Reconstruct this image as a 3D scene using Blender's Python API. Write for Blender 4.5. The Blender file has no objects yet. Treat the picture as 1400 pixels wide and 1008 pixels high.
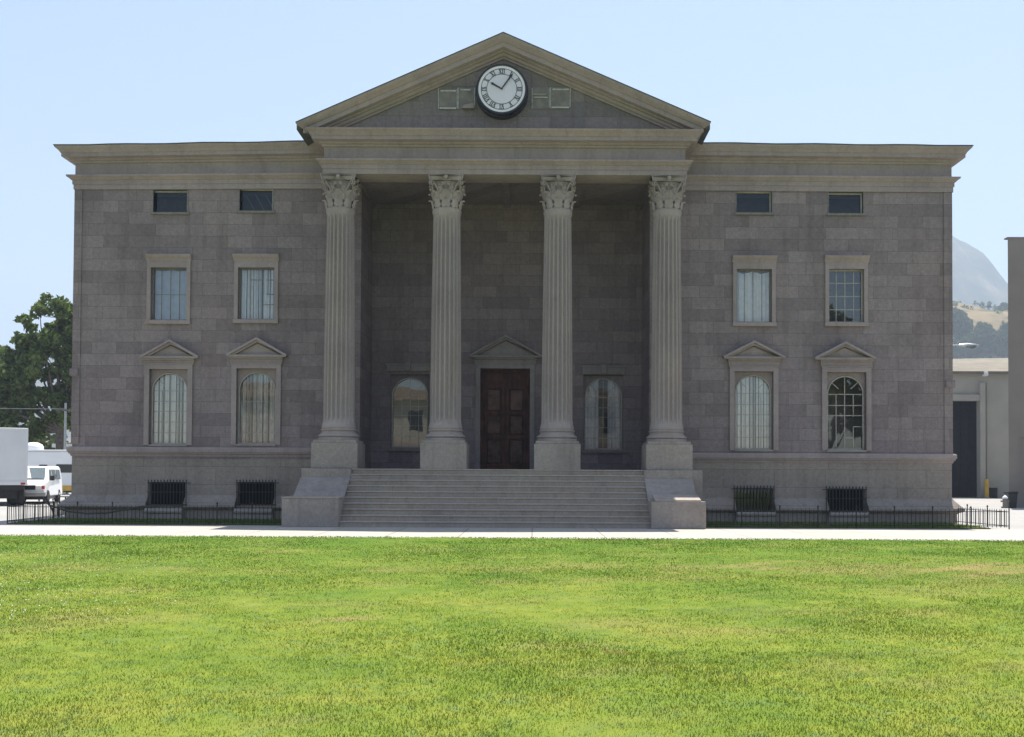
import bpy, math, random
import numpy as np
from mathutils import Matrix, Vector

sc = bpy.context.scene
C = sc.collection
R = math.radians

# ------------------------------------------------------------------ camera
FPX = 1374.0; PITCH = R(1.2); ROLL = R(0.3); EYE = 1.6
PPX = 728.0; PPY = 650.0 - FPX * math.tan(PITCH)
cam_d = bpy.data.cameras.new('camera'); cam = bpy.data.objects.new('camera', cam_d); C.objects.link(cam)
cam_d.sensor_width = 36; cam_d.lens = 36 * FPX / 1400
cam_d.shift_x = (700 - PPX) / 1400; cam_d.shift_y = (PPY - 504) / 1400
cam_d.clip_start = 0.1; cam_d.clip_end = 9000
CR = Matrix.Rotation(R(90) + PITCH, 4, 'X') @ Matrix.Rotation(ROLL, 4, 'Z')
cam.matrix_world = Matrix.Translation((0, 0, EYE)) @ CR
sc.camera = cam

# ------------------------------------------------------------------ sky, sun, exposure
SUN = Vector((0.116, 0.275, 1.0)).normalized()       # towards the sun
elev = math.asin(SUN.z); azim = math.atan2(SUN.x, SUN.y)
w = bpy.data.worlds.new('World'); sc.world = w; w.use_nodes = True
nt = w.node_tree; bg = nt.nodes['Background']
sky = nt.nodes.new('ShaderNodeTexSky'); sky.sky_type = 'NISHITA'; sky.sun_disc = False
sky.sun_elevation = elev; sky.sun_rotation = azim
sky.air_density = 1.0; sky.dust_density = 1.1; sky.ozone_density = 1.0
nt.links.new(sky.outputs[0], bg.inputs[0]); bg.inputs[1].default_value = 0.091
sun_d = bpy.data.lights.new('sun', 'SUN'); sun_d.energy = 5.0; sun_d.angle = R(0.5); sun_d.color = (1.0, 0.95, 0.87)
sun = bpy.data.objects.new('sun', sun_d); C.objects.link(sun)
sun.rotation_euler = SUN.to_track_quat('Z', 'Y').to_euler(); sun.location = (0, 0, 60)
vs = sc.view_settings
vs.view_transform = 'Standard'; vs.look = 'None'; vs.gamma = 1; vs.use_curve_mapping = False
vs.exposure = 1.08

rng = random.Random(7)
nrg = np.random.default_rng(11)

def U(px, py, Y):
    "pixel of the photograph -> (x, z) on the plane y = Y"
    d = CR.to_3x3() @ Vector(((px - PPX) / FPX, -(py - PPY) / FPX, -1))
    t = Y / d.y
    return d.x * t, EYE + d.z * t
def UX(px, Y, py=450): return U(px, py, Y)[0]
def UZ(py, Y, px=690): return U(px, py, Y)[1]

# ------------------------------------------------------------------ materials
def nodes(name):
    m = bpy.data.materials.new(name); m.use_nodes = True
    return m, m.node_tree, m.node_tree.nodes['Principled BSDF']
def N(t, typ, **kw):
    n = t.nodes.new(typ)
    for k, v in kw.items(): setattr(n, k, v)
    return n
def ramp(t, fac, stops):
    r = N(t, 'ShaderNodeValToRGB')
    el = r.color_ramp.elements
    el[0].position, el[0].color = stops[0][0], (*stops[0][1], 1)
    el[1].position, el[1].color = stops[-1][0], (*stops[-1][1], 1)
    for p, c in stops[1:-1]:
        e = el.new(p); e.color = (*c, 1)
    t.links.new(fac, r.inputs[0]); return r.outputs[0]
def noise(t, vec, scale, detail=4, rough=.55):
    n = N(t, 'ShaderNodeTexNoise'); n.inputs['Scale'].default_value = scale
    n.inputs['Detail'].default_value = detail; n.inputs['Roughness'].default_value = rough
    t.links.new(vec, n.inputs['Vector']); return n.outputs['Fac']
def mixc(t, a, b, fac=1.0, mode='MULTIPLY'):
    n = N(t, 'ShaderNodeMix', data_type='RGBA', blend_type=mode)
    if isinstance(fac, float): n.inputs[0].default_value = fac
    else: t.links.new(fac, n.inputs[0])
    for s, v in ((6, a), (7, b)):
        if isinstance(v, tuple): n.inputs[s].default_value = (*v, 1)
        else: t.links.new(v, n.inputs[s])
    return n.outputs[2]
def bump(t, p, h, strength, dist):
    b = N(t, 'ShaderNodeBump'); b.inputs['Strength'].default_value = strength; b.inputs['Distance'].default_value = dist
    t.links.new(h, b.inputs['Height']); t.links.new(b.outputs[0], p.inputs['Normal'])
def worldpos(t): return N(t, 'ShaderNodeNewGeometry').outputs['Position']

def plain(name, col, rough=.6, metal=0.0, var=.15, scale=3.0, spec=.5):
    m, t, p = nodes(name)
    tc = N(t, 'ShaderNodeTexCoord').outputs['Object']
    f = noise(t, tc, scale, 5)
    lo = tuple(c * (1 - var) for c in col); hi = tuple(min(1, c * (1 + var)) for c in col)
    t.links.new(ramp(t, f, [(.3, lo), (.7, hi)]), p.inputs['Base Color'])
    p.inputs['Roughness'].default_value = rough; p.inputs['Metallic'].default_value = metal
    p.inputs['Specular IOR Level'].default_value = spec
    return m

def stone(name, c1, c2, mortar, bw, bh, stain=.35, msize=.008, grain=.2, bstr=.35, zstain=True):
    m, t, p = nodes(name)
    pos = worldpos(t)
    sx = N(t, 'ShaderNodeSeparateXYZ'); t.links.new(pos, sx.inputs[0])
    add = N(t, 'ShaderNodeMath', operation='ADD'); t.links.new(sx.outputs[0], add.inputs[0]); t.links.new(sx.outputs[1], add.inputs[1])
    cx = N(t, 'ShaderNodeCombineXYZ'); t.links.new(add.outputs[0], cx.inputs[0]); t.links.new(sx.outputs[2], cx.inputs[1])
    if bw:
        # slight wobble so joints are not ruler straight
        wob = N(t, 'ShaderNodeTexNoise'); wob.inputs['Scale'].default_value = 1.7; wob.inputs['Detail'].default_value = 3
        t.links.new(pos, wob.inputs['Vector'])
        vm = N(t, 'ShaderNodeVectorMath', operation='MULTIPLY_ADD'); t.links.new(wob.outputs['Color'], vm.inputs[0])
        vm.inputs[1].default_value = (.05, .03, 0); t.links.new(cx.outputs[0], vm.inputs[2])
        b = N(t, 'ShaderNodeTexBrick'); b.offset = .42; b.offset_frequency = 2; b.squash = 1.35; b.squash_frequency = 3
        for k, v in (('Color1', (*c1, 1)), ('Color2', (*c2, 1)), ('Mortar', (*mortar, 1)), ('Scale', 1.0), ('Mortar Size', msize),
                     ('Mortar Smooth', .4), ('Bias', 0.0), ('Brick Width', bw), ('Row Height', bh)):
            b.inputs[k].default_value = v
        t.links.new(vm.outputs[0], b.inputs['Vector'])
        base = b.outputs['Color']
    else:
        base = ramp(t, noise(t, pos, .9, 5), [(.3, c1), (.7, c2)])
    big = ramp(t, noise(t, pos, .33, 6, .6), [(.25, (1 - stain,) * 3), (.5, (.97,) * 3), (.8, (1.08, 1.05, 1.0))])
    col = mixc(t, base, big)
    # streaks running down
    st = N(t, 'ShaderNodeMapping'); st.inputs['Scale'].default_value = (2.6, 2.6, .16); t.links.new(pos, st.inputs[0])
    col = mixc(t, col, ramp(t, noise(t, st.outputs[0], 1.0, 6, .65), [(.28, (.74, .72, .70)), (.5, (1, 1, 1))]), .75)
    fine = noise(t, pos, 26, 6, .7)
    col = mixc(t, col, ramp(t, fine, [(.3, (1 - grain,) * 3), (.7, (1 + grain * .6,) * 3)]))
    mid = noise(t, pos, 7.5, 5, .75)
    col = mixc(t, col, ramp(t, mid, [(.32, (1 - grain * .8,) * 3), (.68, (1 + grain * .6,) * 3)]))
    t.links.new(col, p.inputs['Base Color'])
    p.inputs['Roughness'].default_value = .85; p.inputs['Specular IOR Level'].default_value = .25
    if bw:
        ma = N(t, 'ShaderNodeMath', operation='MULTIPLY_ADD'); t.links.new(b.outputs['Fac'], ma.inputs[0]); ma.inputs[1].default_value = -1.2
        t.links.new(fine, ma.inputs[2]); bump(t, p, ma.outputs[0], bstr, .012)
    else:
        bump(t, p, fine, bstr, .012)
    return m

def glass(name, tint=(.9, .94, .95), refl=1.7):
    m = bpy.data.materials.new(name); m.use_nodes = True; t = m.node_tree; t.nodes.clear()
    o = N(t, 'ShaderNodeOutputMaterial'); tr = N(t, 'ShaderNodeBsdfTransparent'); tr.inputs[0].default_value = (*tint, 1)
    g = N(t, 'ShaderNodeBsdfGlossy'); g.inputs['Roughness'].default_value = .015; g.inputs[0].default_value = (1, 1, 1, 1)
    fr = N(t, 'ShaderNodeFresnel'); fr.inputs[0].default_value = 1.5
    mu = N(t, 'ShaderNodeMath', operation='MULTIPLY', use_clamp=True); mu.inputs[1].default_value = refl
    pos = worldpos(t); b = N(t, 'ShaderNodeBump'); b.inputs['Strength'].default_value = .06; b.inputs['Distance'].default_value = .02
    t.links.new(noise(t, pos, 1.6, 1), b.inputs['Height']); t.links.new(b.outputs[0], g.inputs['Normal'])
    t.links.new(fr.outputs[0], mu.inputs[0]); mx = N(t, 'ShaderNodeMixShader')
    t.links.new(mu.outputs[0], mx.inputs[0]); t.links.new(tr.outputs[0], mx.inputs[1]); t.links.new(g.outputs[0], mx.inputs[2])
    t.links.new(mx.outputs[0], o.inputs[0]); return m

def leafmat(name, dark, light, trans=.35):
    m = bpy.data.materials.new(name); m.use_nodes = True; t = m.node_tree; t.nodes.clear()
    o = N(t, 'ShaderNodeOutputMaterial'); ge = N(t, 'ShaderNodeNewGeometry')
    mixv = N(t, 'ShaderNodeMath', operation='MULTIPLY_ADD'); mixv.inputs[1].default_value = .45
    t.links.new(ge.outputs['Random Per Island'], mixv.inputs[0])
    n = noise(t, ge.outputs['Position'], .8, 3); h = N(t, 'ShaderNodeMath', operation='MULTIPLY'); h.inputs[1].default_value = .6
    t.links.new(n, h.inputs[0]); t.links.new(h.outputs[0], mixv.inputs[2])
    col = ramp(t, mixv.outputs[0], [(.15, dark), (.8, light)])
    d = N(t, 'ShaderNodeBsdfDiffuse'); tr = N(t, 'ShaderNodeBsdfTranslucent')
    t.links.new(col, d.inputs[0]); t.links.new(mixc(t, col, (1.0, 1.15, .55)), tr.inputs[0])
    mx = N(t, 'ShaderNodeMixShader'); mx.inputs[0].default_value = trans
    t.links.new(d.outputs[0], mx.inputs[1]); t.links.new(tr.outputs[0], mx.inputs[2]); t.links.new(mx.outputs[0], o.inputs[0])
    return m

M = {}
M['wall'] = stone('ashlar_stone', (.21, .167, .170), (.287, .233, .232), (.152, .130, .128), .86, .41, bstr=.4, stain=.32, grain=.22)
M['base'] = stone('base_stone', (.29, .243, .212), (.335, .282, .245), (.19, .165, .145), 1.75, .62, bstr=.3, stain=.30)
M['trim'] = stone('trim_stone', (.308, .251, .243), (.366, .299, .288), (.2, .2, .2), 0, 0, bstr=.2, grain=.14, stain=.22)
M['column'] = stone('column_stone', (.325, .274, .258), (.375, .317, .297), (.2, .2, .2), 0, 0, bstr=.15, grain=.10, stain=.12)
M['step'] = stone('step_stone', (.375, .32, .28), (.41, .35, .305), (.27, .235, .205), 3.1, 5.0, bstr=.3, grain=.16, stain=.22, msize=.008)
M['pedestal'] = stone('pedestal_stone', (.305, .262, .235), (.37, .318, .285), (.2, .2, .2), 0, 0, bstr=.25, grain=.2, stain=.3)
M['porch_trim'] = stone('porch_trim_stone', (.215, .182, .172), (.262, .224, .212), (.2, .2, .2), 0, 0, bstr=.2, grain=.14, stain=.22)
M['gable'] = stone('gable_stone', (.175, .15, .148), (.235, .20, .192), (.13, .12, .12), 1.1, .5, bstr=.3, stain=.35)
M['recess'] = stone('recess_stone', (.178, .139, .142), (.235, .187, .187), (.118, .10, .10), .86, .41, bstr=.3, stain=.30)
M['flashing'] = plain('green_grey_flashing', (.045, .06, .048), .7)
M['roof'] = plain('roof_felt', (.09, .09, .085), .9)
M['plaster'] = plain('interior_plaster', (.20, .175, .165), .9)
M['glass'] = glass('window_glass', (.97, .98, .99), 2.8); M['glass_dull'] = glass('dull_glass', (.7, .72, .76), 1.0)
M['frame'] = plain('painted_frame', (.36, .33, .29), .6, var=.2, scale=9)
M['frame_dark'] = plain('weathered_frame', (.17, .16, .14), .7, var=.25, scale=9)
M['curtain'] = plain('white_curtain', (.84, .79, .80), .9, var=.1, scale=6)
M['curtain_blue'] = plain('blue_grey_blind', (.46, .47, .58), .9, var=.12, scale=4)
M['curtain_dim'] = plain('grey_net_curtain', (.56, .53, .56), .9, var=.2, scale=5)
M['iron'] = plain('black_iron', (.012, .012, .013), .45, .3, var=.4, scale=8)
M['rubber'] = plain('black_rubber', (.018, .018, .018), .8, var=.3)
M['white_paint'] = plain('white_vehicle_paint', (.74, .75, .76), .35, var=.04, scale=1)
M['box_paint'] = plain('white_box_panel', (.70, .72, .74), .5, var=.05, scale=1)
M['dark_glass'] = plain('dark_tinted_glass', (.012, .014, .016), .06, var=.1, spec=.8)
M['windscreen'] = plain('windscreen_glass', (.10, .13, .14), .05, var=.1, spec=.9)
M['grey_metal'] = plain('grey_metal', (.32, .33, .34), .4, .6, var=.15)
M['chrome'] = plain('wheel_metal', (.55, .56, .57), .3, .8, var=.1)
M['red_lens'] = plain('red_lens', (.38, .04, .03), .25, var=.1)
M['clear_lens'] = plain('clear_lens', (.75, .75, .72), .15, var=.05)
M['yellow'] = plain('yellow_paint', (.62, .36, .04), .55, var=.15)
M['clock_white'] = plain('clock_white', (.84, .80, .84), .5, var=.04, scale=2)
M['clock_pale'] = plain('clock_pale', (.66, .63, .69), .5, var=.06, scale=2)
M['black'] = plain('black_enamel', (.008, .008, .010), .4, var=.3)
M['void'] = plain('cellar_dark', (.006, .006, .006), .95, var=.3, spec=.05); M['pale_strip'] = plain('pale_wood_strip', (.42, .42, .40), .8, var=.35, scale=7)  # void: flat black colour that stands for the darkness inside cellar openings
M['hatch'] = plain('hatch_board', (.19, .165, .15), .85, var=.25, scale=4)
M['stucco_far'] = plain('pale_stucco', (.36, .34, .29), .9, var=.08, scale=.6)
M['stucco_near'] = plain('brown_grey_stucco', (.21, .18, .155), .9, var=.1, scale=.6)
M['tan_roof'] = plain('tan_roofing', (.165, .145, .11), .85, var=.2, scale=.8)
M['dark_door'] = plain('dark_stage_door', (.016, .016, .022), .9, var=.25, spec=.08)
M['shop_wall'] = plain('cream_stucco', (.55, .50, .41), .9, var=.1, scale=.5)
M['shop_trim'] = plain('shop_trim', (.45, .34, .26), .8, var=.1)
M['bark'] = plain('grey_bark', (.10, .08, .065), .95, var=.4, scale=4)
M['leaf'] = leafmat('sycamore_leaves', (.03, .052, .02), (.17, .21, .075), .35)
M['leaf2'] = leafmat('dark_leaves', (.026, .046, .018), (.10, .135, .042), .3)
M['hill_leaf'] = leafmat('hillside_leaves', (.05, .075, .03), (.13, .16, .065), .2)
M['shrub_leaf'] = leafmat('shrub_leaves', (.035, .05, .025), (.11, .13, .06), .3)
M['petal'] = plain('clover_petal', (.7, .7, .62), .8, var=.1)

def wood():
    m, t, p = nodes('old_door_wood'); pos = worldpos(t)
    mp = N(t, 'ShaderNodeMapping'); mp.inputs['Scale'].default_value = (14, 14, 1.1); t.links.new(pos, mp.inputs[0])
    c = ramp(t, noise(t, mp.outputs[0], 1.0, 7, .7), [(.25, (.035, .015, .011)), (.55, (.095, .04, .03)), (.8, (.15, .072, .052))])
    c = mixc(t, c, ramp(t, noise(t, pos, 1.8, 5), [(.35, (.55, .55, .55)), (.65, (1.15, 1.05, 1.0))]))
    t.links.new(c, p.inputs['Base Color']); p.inputs['Roughness'].default_value = .8; p.inputs['Specular IOR Level'].default_value = .15
    return m
M['wood'] = wood(); M['panel_dark'] = plain('worn_brown_panel', (.088, .05, .038), .85, var=.5, scale=4, spec=.15); M['panel'] = plain('faded_red_panel', (.115, .064, .05), .85, var=.4, scale=3.5, spec=.15)

def ground_mat(name, lo, hi, scale=.5, crack=False, joints=0):
    m, t, p = nodes(name); pos = worldpos(t)
    c = ramp(t, noise(t, pos, scale, 7, .65), [(.3, lo), (.7, hi)])
    c = mixc(t, c, ramp(t, noise(t, pos, 22, 4, .7), [(.3, (.86,) * 3), (.7, (1.06,) * 3)]))
    if joints:
        b = N(t, 'ShaderNodeTexBrick'); b.offset = 0
        for k, v in (('Color1', (1, 1, 1, 1)), ('Color2', (.93, .93, .92, 1)), ('Mortar', (.35, .33, .3, 1)), ('Scale', 1.0), ('Mortar Size', .012), ('Brick Width', joints), ('Row Height', 2.9)):
            b.inputs[k].default_value = v
        t.links.new(pos, b.inputs['Vector']); c = mixc(t, c, b.outputs['Color'])
    t.links.new(c, p.inputs['Base Color']); p.inputs['Roughness'].default_value = .9; p.inputs['Specular IOR Level'].default_value = .2
    return m
M['concrete'] = ground_mat('pale_concrete', (.39, .365, .325), (.46, .435, .39), .6, joints=1.9)
M['street'] = ground_mat('worn_street', (.30, .295, .28), (.37, .36, .345), .25)
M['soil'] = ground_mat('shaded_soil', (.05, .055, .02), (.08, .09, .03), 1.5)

def lawn_mat(name, blades):
    m = bpy.data.materials.new(name); m.use_nodes = True; t = m.node_tree; t.nodes.clear()
    o = N(t, 'ShaderNodeOutputMaterial'); ge = N(t, 'ShaderNodeNewGeometry'); pos = ge.outputs['Position']
    at = N(t, 'ShaderNodeAttribute'); at.attribute_name = 'dry'
    green = ramp(t, noise(t, pos, .55, 6, .62), [(.3, (.102, .162, .032)), (.5, (.150, .198, .038)), (.72, (.208, .224, .052))])
    green = mixc(t, green, ramp(t, noise(t, pos, 3.2, 4, .6), [(.3, (.80, .86, .8)), (.7, (1.14, 1.08, 1.1))]))
    green = mixc(t, green, (.108, .170, .062), ramp(t, noise(t, pos, 4.5, 5, .75), [(.5, (0, 0, 0)), (.68, (.7, .7, .7))]), 'MIX')
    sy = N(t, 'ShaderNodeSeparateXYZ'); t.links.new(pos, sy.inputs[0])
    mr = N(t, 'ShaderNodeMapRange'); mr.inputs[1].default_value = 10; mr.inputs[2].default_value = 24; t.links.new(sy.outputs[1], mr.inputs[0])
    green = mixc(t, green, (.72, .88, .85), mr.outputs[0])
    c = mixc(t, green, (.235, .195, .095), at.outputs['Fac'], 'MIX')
    if blades:
        c = mixc(t, c, ramp(t, ge.outputs['Random Per Island'], [(.0, (.6, .68, .55)), (.2, (.88, .92, .85)), (.55, (1.0, 1.02, 1.0)), (.82, (1.2, 1.15, 1.4)), (1, (2.1, 1.9, 3.8))]))
    else:
        c = mixc(t, c, (1.0, .98, .9))
    d = N(t, 'ShaderNodeBsdfDiffuse'); t.links.new(c, d.inputs[0]); out = d.outputs[0]
    if blades:
        tr = N(t, 'ShaderNodeBsdfTranslucent'); t.links.new(mixc(t, c, (1.15, 1.15, .6)), tr.inputs[0])
        mx = N(t, 'ShaderNodeMixShader'); mx.inputs[0].default_value = .5
        t.links.new(d.outputs[0], mx.inputs[1]); t.links.new(tr.outputs[0], mx.inputs[2]); out = mx.outputs[0]
    t.links.new(out, o.inputs[0]); return m
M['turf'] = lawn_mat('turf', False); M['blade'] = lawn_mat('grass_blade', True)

def hill_mat(name, cols, scale):
    m, t, p = nodes(name); pos = worldpos(t)
    c = ramp(t, noise(t, pos, scale, 8, .66), cols)
    t.links.new(c, p.inputs['Base Color']); p.inputs['Roughness'].default_value = 1; p.inputs['Specular IOR Level'].default_value = 0
    return m
M['hill'] = hill_mat('dry_grass_hill', [(.40, (.075, .085, .04)), (.50, (.21, .165, .095)), (.72, (.30, .22, .13))], .022)
M['mountain'] = hill_mat('chaparral_mountain', [(.36, (.045, .06, .03)), (.52, (.08, .085, .05)), (.66, (.22, .17, .11))], .016)

# ------------------------------------------------------------------ mesh builder
class MB:
    def __init__(s): s.v = []; s.f = []
    def add(s, vs, fs):
        o = len(s.v); s.v += [tuple(v) for v in vs]; s.f += [tuple(i + o for i in f) for f in fs]; return s
    def box(s, x0, x1, y0, y1, z0, z1):
        x0, x1 = min(x0, x1), max(x0, x1); y0, y1 = min(y0, y1), max(y0, y1); z0, z1 = min(z0, z1), max(z0, z1)
        return s.add([(x0, y0, z0), (x1, y0, z0), (x1, y1, z0), (x0, y1, z0), (x0, y0, z1), (x1, y0, z1), (x1, y1, z1), (x0, y1, z1)],
                     [(0, 3, 2, 1), (4, 5, 6, 7), (0, 1, 5, 4), (1, 2, 6, 5), (2, 3, 7, 6), (3, 0, 4, 7)])
    def quad(s, a, b, c, d): return s.add([a, b, c, d], [(0, 1, 2, 3)])
    def prism(s, poly, y0, y1):
        "polygon in (x, z), counter-clockwise seen from -y, between y0 (near) and y1"
        n = len(poly)
        vs = [(x, y0, z) for x, z in poly] + [(x, y1, z) for x, z in poly]
        fs = [tuple(range(n)), tuple(range(2 * n - 1, n - 1, -1))]
        fs += [(i, i + n, (i + 1) % n + n, (i + 1) % n) for i in range(n)]
        return s.add(vs, fs)
    def prism_x(s, poly, x0, x1):
        "polygon in (y, z) extruded along x"
        n = len(poly)
        vs = [(x0, y, z) for y, z in poly] + [(x1, y, z) for y, z in poly]
        fs = [tuple(range(n - 1, -1, -1)), tuple(range(n, 2 * n))]
        fs += [(i, (i + 1) % n, (i + 1) % n + n, i + n) for i in range(n)]
        return s.add(vs, fs)
    def lathe(s, prof, cx=0, cy=0, n=32):
        vs = []; fs = []
        for r, z in prof:
            for k in range(n):
                a = 2 * math.pi * k / n; vs.append((cx + r * math.cos(a), cy + r * math.sin(a), z))
        for i in range(len(prof) - 1):
            for k in range(n):
                k2 = (k + 1) % n; fs.append((i * n + k, i * n + k2, (i + 1) * n + k2, (i + 1) * n + k))
        fs.append(tuple(range(n - 1, -1, -1))); fs.append(tuple((len(prof) - 1) * n + k for k in range(n)))
        return s.add(vs, fs)
    def tube(s, pts, r, n=8):
        pts = [Vector(p) for p in pts]
        rs = r if isinstance(r, (list, tuple)) else [r] * len(pts)
        vs = []; fs = []; up = Vector((0, 0, 1)); prev = None
        for i, p in enumerate(pts):
            d = (pts[min(i + 1, len(pts) - 1)] - pts[max(i - 1, 0)]).normalized()
            if prev is None:
                a = d.orthogonal().normalized()
            else:
                a = prev - d * prev.dot(d)
                a = a.normalized() if a.length > 1e-6 else d.orthogonal().normalized()
            prev = a; b = d.cross(a)
            for k in range(n):
                t = 2 * math.pi * k / n; vs.append(p + (a * math.cos(t) + b * math.sin(t)) * rs[i])
        for i in range(len(pts) - 1):
            for k in range(n):
                k2 = (k + 1) % n; fs.append((i * n + k, i * n + k2, (i + 1) * n + k2, (i + 1) * n + k))
        fs.append(tuple(range(n - 1, -1, -1))); fs.append(tuple((len(pts) - 1) * n + k for k in range(n)))
        return s.add(vs, fs)
    def disc_y(s, cx, cz, r0, r1, y0, y1, n=64):
        "ring (or disc when r0 = 0) facing -y, between y0 (near) and y1"
        vs = []; fs = []
        for k in range(n):
            a = 2 * math.pi * k / n; ca, sa = math.cos(a), math.sin(a)
            vs += [(cx + r1 * ca, y0, cz + r1 * sa), (cx + r1 * ca, y1, cz + r1 * sa), (cx + r0 * ca, y0, cz + r0 * sa), (cx + r0 * ca, y1, cz + r0 * sa)]
        for k in range(n):
            a, b = 4 * k, 4 * ((k + 1) % n)
            fs += [(a, a + 1, b + 1, b), (a + 2, a, b, b + 2)]
            if r0 > 0: fs.append((a + 3, a + 2, b + 2, b + 3))
        return s.add(vs, fs)
    def sweep(s, path, prof):
        "closed profile (out, z) along an open xy path; outward is to the right of the direction"
        P = [Vector((x, y)) for x, y in path]; n = len(prof); vs = []; fs = []
        for i, p in enumerate(P):
            ns = []
            if i > 0: d = (p - P[i - 1]).normalized(); ns.append(Vector((d.y, -d.x)))
            if i < len(P) - 1: d = (P[i + 1] - p).normalized(); ns.append(Vector((d.y, -d.x)))
            if len(ns) == 1: m = ns[0]
            else: m = (ns[0] + ns[1]) / (1 + ns[0].dot(ns[1]))
            for o, z in prof: vs.append((p.x + m.x * o, p.y + m.y * o, z))
        for i in range(len(P) - 1):
            for k in range(n):
                k2 = (k + 1) % n; fs.append((i * n + k, (i + 1) * n + k, (i + 1) * n + k2, i * n + k2))
        fs.append(tuple(range(n))); fs.append(tuple((len(P) - 1) * n + k for k in range(n - 1, -1, -1)))
        return s.add(vs, fs)
    def wall(s, x0, x1, z0, z1, y, holes, depth, flip=False):
        "front face at y with rectangular holes, reveals going back by depth"
        xs = sorted({x0, x1, *[h[0] for h in holes], *[h[1] for h in holes]}); zs = sorted({z0, z1, *[h[2] for h in holes], *[h[3] for h in holes]})
        for i in range(len(xs) - 1):
            for j in range(len(zs) - 1):
                mx = (xs[i] + xs[i + 1]) / 2; mz = (zs[j] + zs[j + 1]) / 2
                if any(h[0] < mx < h[1] and h[2] < mz < h[3] for h in holes): continue
                s.quad((xs[i], y, zs[j]), (xs[i + 1], y, zs[j]), (xs[i + 1], y, zs[j + 1]), (xs[i], y, zs[j + 1]))
        for a, b, c, d in holes:
            e = y + depth
            s.quad((a, y, c), (a, y, d), (a, e, d), (a, e, c)); s.quad((b, y, d), (b, y, c), (b, e, c), (b, e, d))
            s.quad((a, y, d), (b, y, d), (b, e, d), (a, e, d)); s.quad((a, e, c), (b, e, c), (b, y, c), (a, y, c))
        return s
    def build(s, name, mat, parent=None, loc=None, smooth=None, bevel=0):
        me = bpy.data.meshes.new(name); me.from_pydata(s.v, [], s.f); me.update()
        me.materials.append(mat)
        if smooth is not None:
            me.shade_smooth(); me.set_sharp_from_angle(angle=R(smooth))
        o = bpy.data.objects.new(name, me); C.objects.link(o)
        if parent is not None:
            o.parent = parent
            if loc is None: loc = -parent.location if parent.type == 'EMPTY' and not parent.get('local') else (0, 0, 0)
        if loc is not None: o.location = loc
        if bevel:
            b = o.modifiers.new('bevel', 'BEVEL'); b.width = bevel; b.segments = 2; b.limit_method = 'ANGLE'; b.angle_limit = R(40)
        return o

def tag(o, label=None, cat=None, group=None, kind=None):
    if label: o['label'] = label
    if cat: o['category'] = cat
    if group: o['group'] = group
    if kind: o['kind'] = kind
    return o
def thing(name, label, cat, loc=(0, 0, 0), rotz=0, group=None, local=False):
    o = bpy.data.objects.new(name, None); C.objects.link(o); o.empty_display_size = .3
    o.location = loc; o.rotation_euler = (0, 0, rotz)
    if local: o['local'] = 1
    return tag(o, label, cat, group)
def copy_tree(o, parent=None, loc=None):
    c = o.copy(); C.objects.link(c)
    if parent is not None: c.parent = parent
    if loc is not None: c.location = loc
    for ch in list(o.children): copy_tree(ch, c)
    return c

# ================================================================== THE GROUND
WALK0, WALK1 = 25.35, 31.25            # walkway, near and far edge
g = MB(); g.quad((-3000, -400, -.03), (3000, -400, -.03), (3000, 3000, -.03), (-3000, 3000, -.03))
tag(g.build('ground', M['street']), kind='structure')
g = MB(); g.box(-70, 70, WALK0, WALK1, -.2, 0)
tag(g.build('walkway', M['concrete']), kind='structure')

def field(x, y, seed, sc_):
    r = np.random.default_rng(seed); out = np.zeros_like(x)
    for k in range(10):
        a = r.uniform(0, 2 * np.pi); f = sc_ * r.uniform(.5, 2.4); ph = r.uniform(0, 6.28)
        out += np.sin((x * np.cos(a) + y * np.sin(a)) * f + ph + 1.3 * np.sin(x * f * .7 + ph * 2))
    return out / 10
PATCH = [(1.25, 10.1, .5, .35, .75), (2.3, 10.3, .55, .3, .55), (4.5, 17.2, 3.2, .8, 1.0), (8.4, 17.0, 2.6, 1.0, 1.15), (-5.5, 16.4, 3.0, .4, .35),
         (9.0, 18.0, 3, .5, .5), (2.9, 11.6, .8, .3, .35), (-2.2, 9.2, .3, .25, .35), (-9, 19, 2.0, .4, .25), (-4.2, 12.4, .3, .2, .4)]
def dryness(x, y):
    d = np.clip(field(x, y, 5, 1.4) * 1.3 - .25, 0, .22) + np.clip(field(x, y, 9, 6.0) * 1.5 - .5, 0, .3)
    jit = 1 + 1.6 * field(x, y, 3, 5.0); lumps = np.clip(.45 + 1.6 * field(x, y, 4, 9.0), 0, 1)
    for cx, cy, rx, ry, s in PATCH:
        d += s * np.exp(-(((x - cx) / rx) ** 2 + ((y - cy) / ry) ** 2) * jit) * lumps
    return np.clip(d, 0, .85)

def grid_mesh(name, mat, xs, ys, zf):
    X, Y = np.meshgrid(xs, ys); Z = zf(X, Y); nx, ny = len(xs), len(ys)
    co = np.stack([X, Y, Z], -1).reshape(-1, 3)
    i = np.arange(nx - 1)[None, :] + nx * np.arange(ny - 1)[:, None]
    q = np.stack([i, i + 1, i + 1 + nx, i + nx], -1).reshape(-1, 4)
    me = bpy.data.meshes.new(name); me.from_pydata(co.tolist(), [], q.tolist()); me.update(); me.materials.append(mat)
    o = bpy.data.objects.new(name, me); C.objects.link(o); return o, X.ravel(), Y.ravel()
lawn, X, Y = grid_mesh('lawn', M['turf'], np.linspace(-60, 60, 241), np.linspace(-26, WALK0, 161),
                       lambda x, y: .035 + .012 * field(x, y, 2, .8) - .03 * np.clip((y - WALK0 + .25) / .25, 0, 1))
a = lawn.data.attributes.new('dry', 'FLOAT', 'POINT'); a.data.foreach_set('value', dryness(X, Y).astype(np.float32)); tag(lawn, kind='structure')
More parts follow.
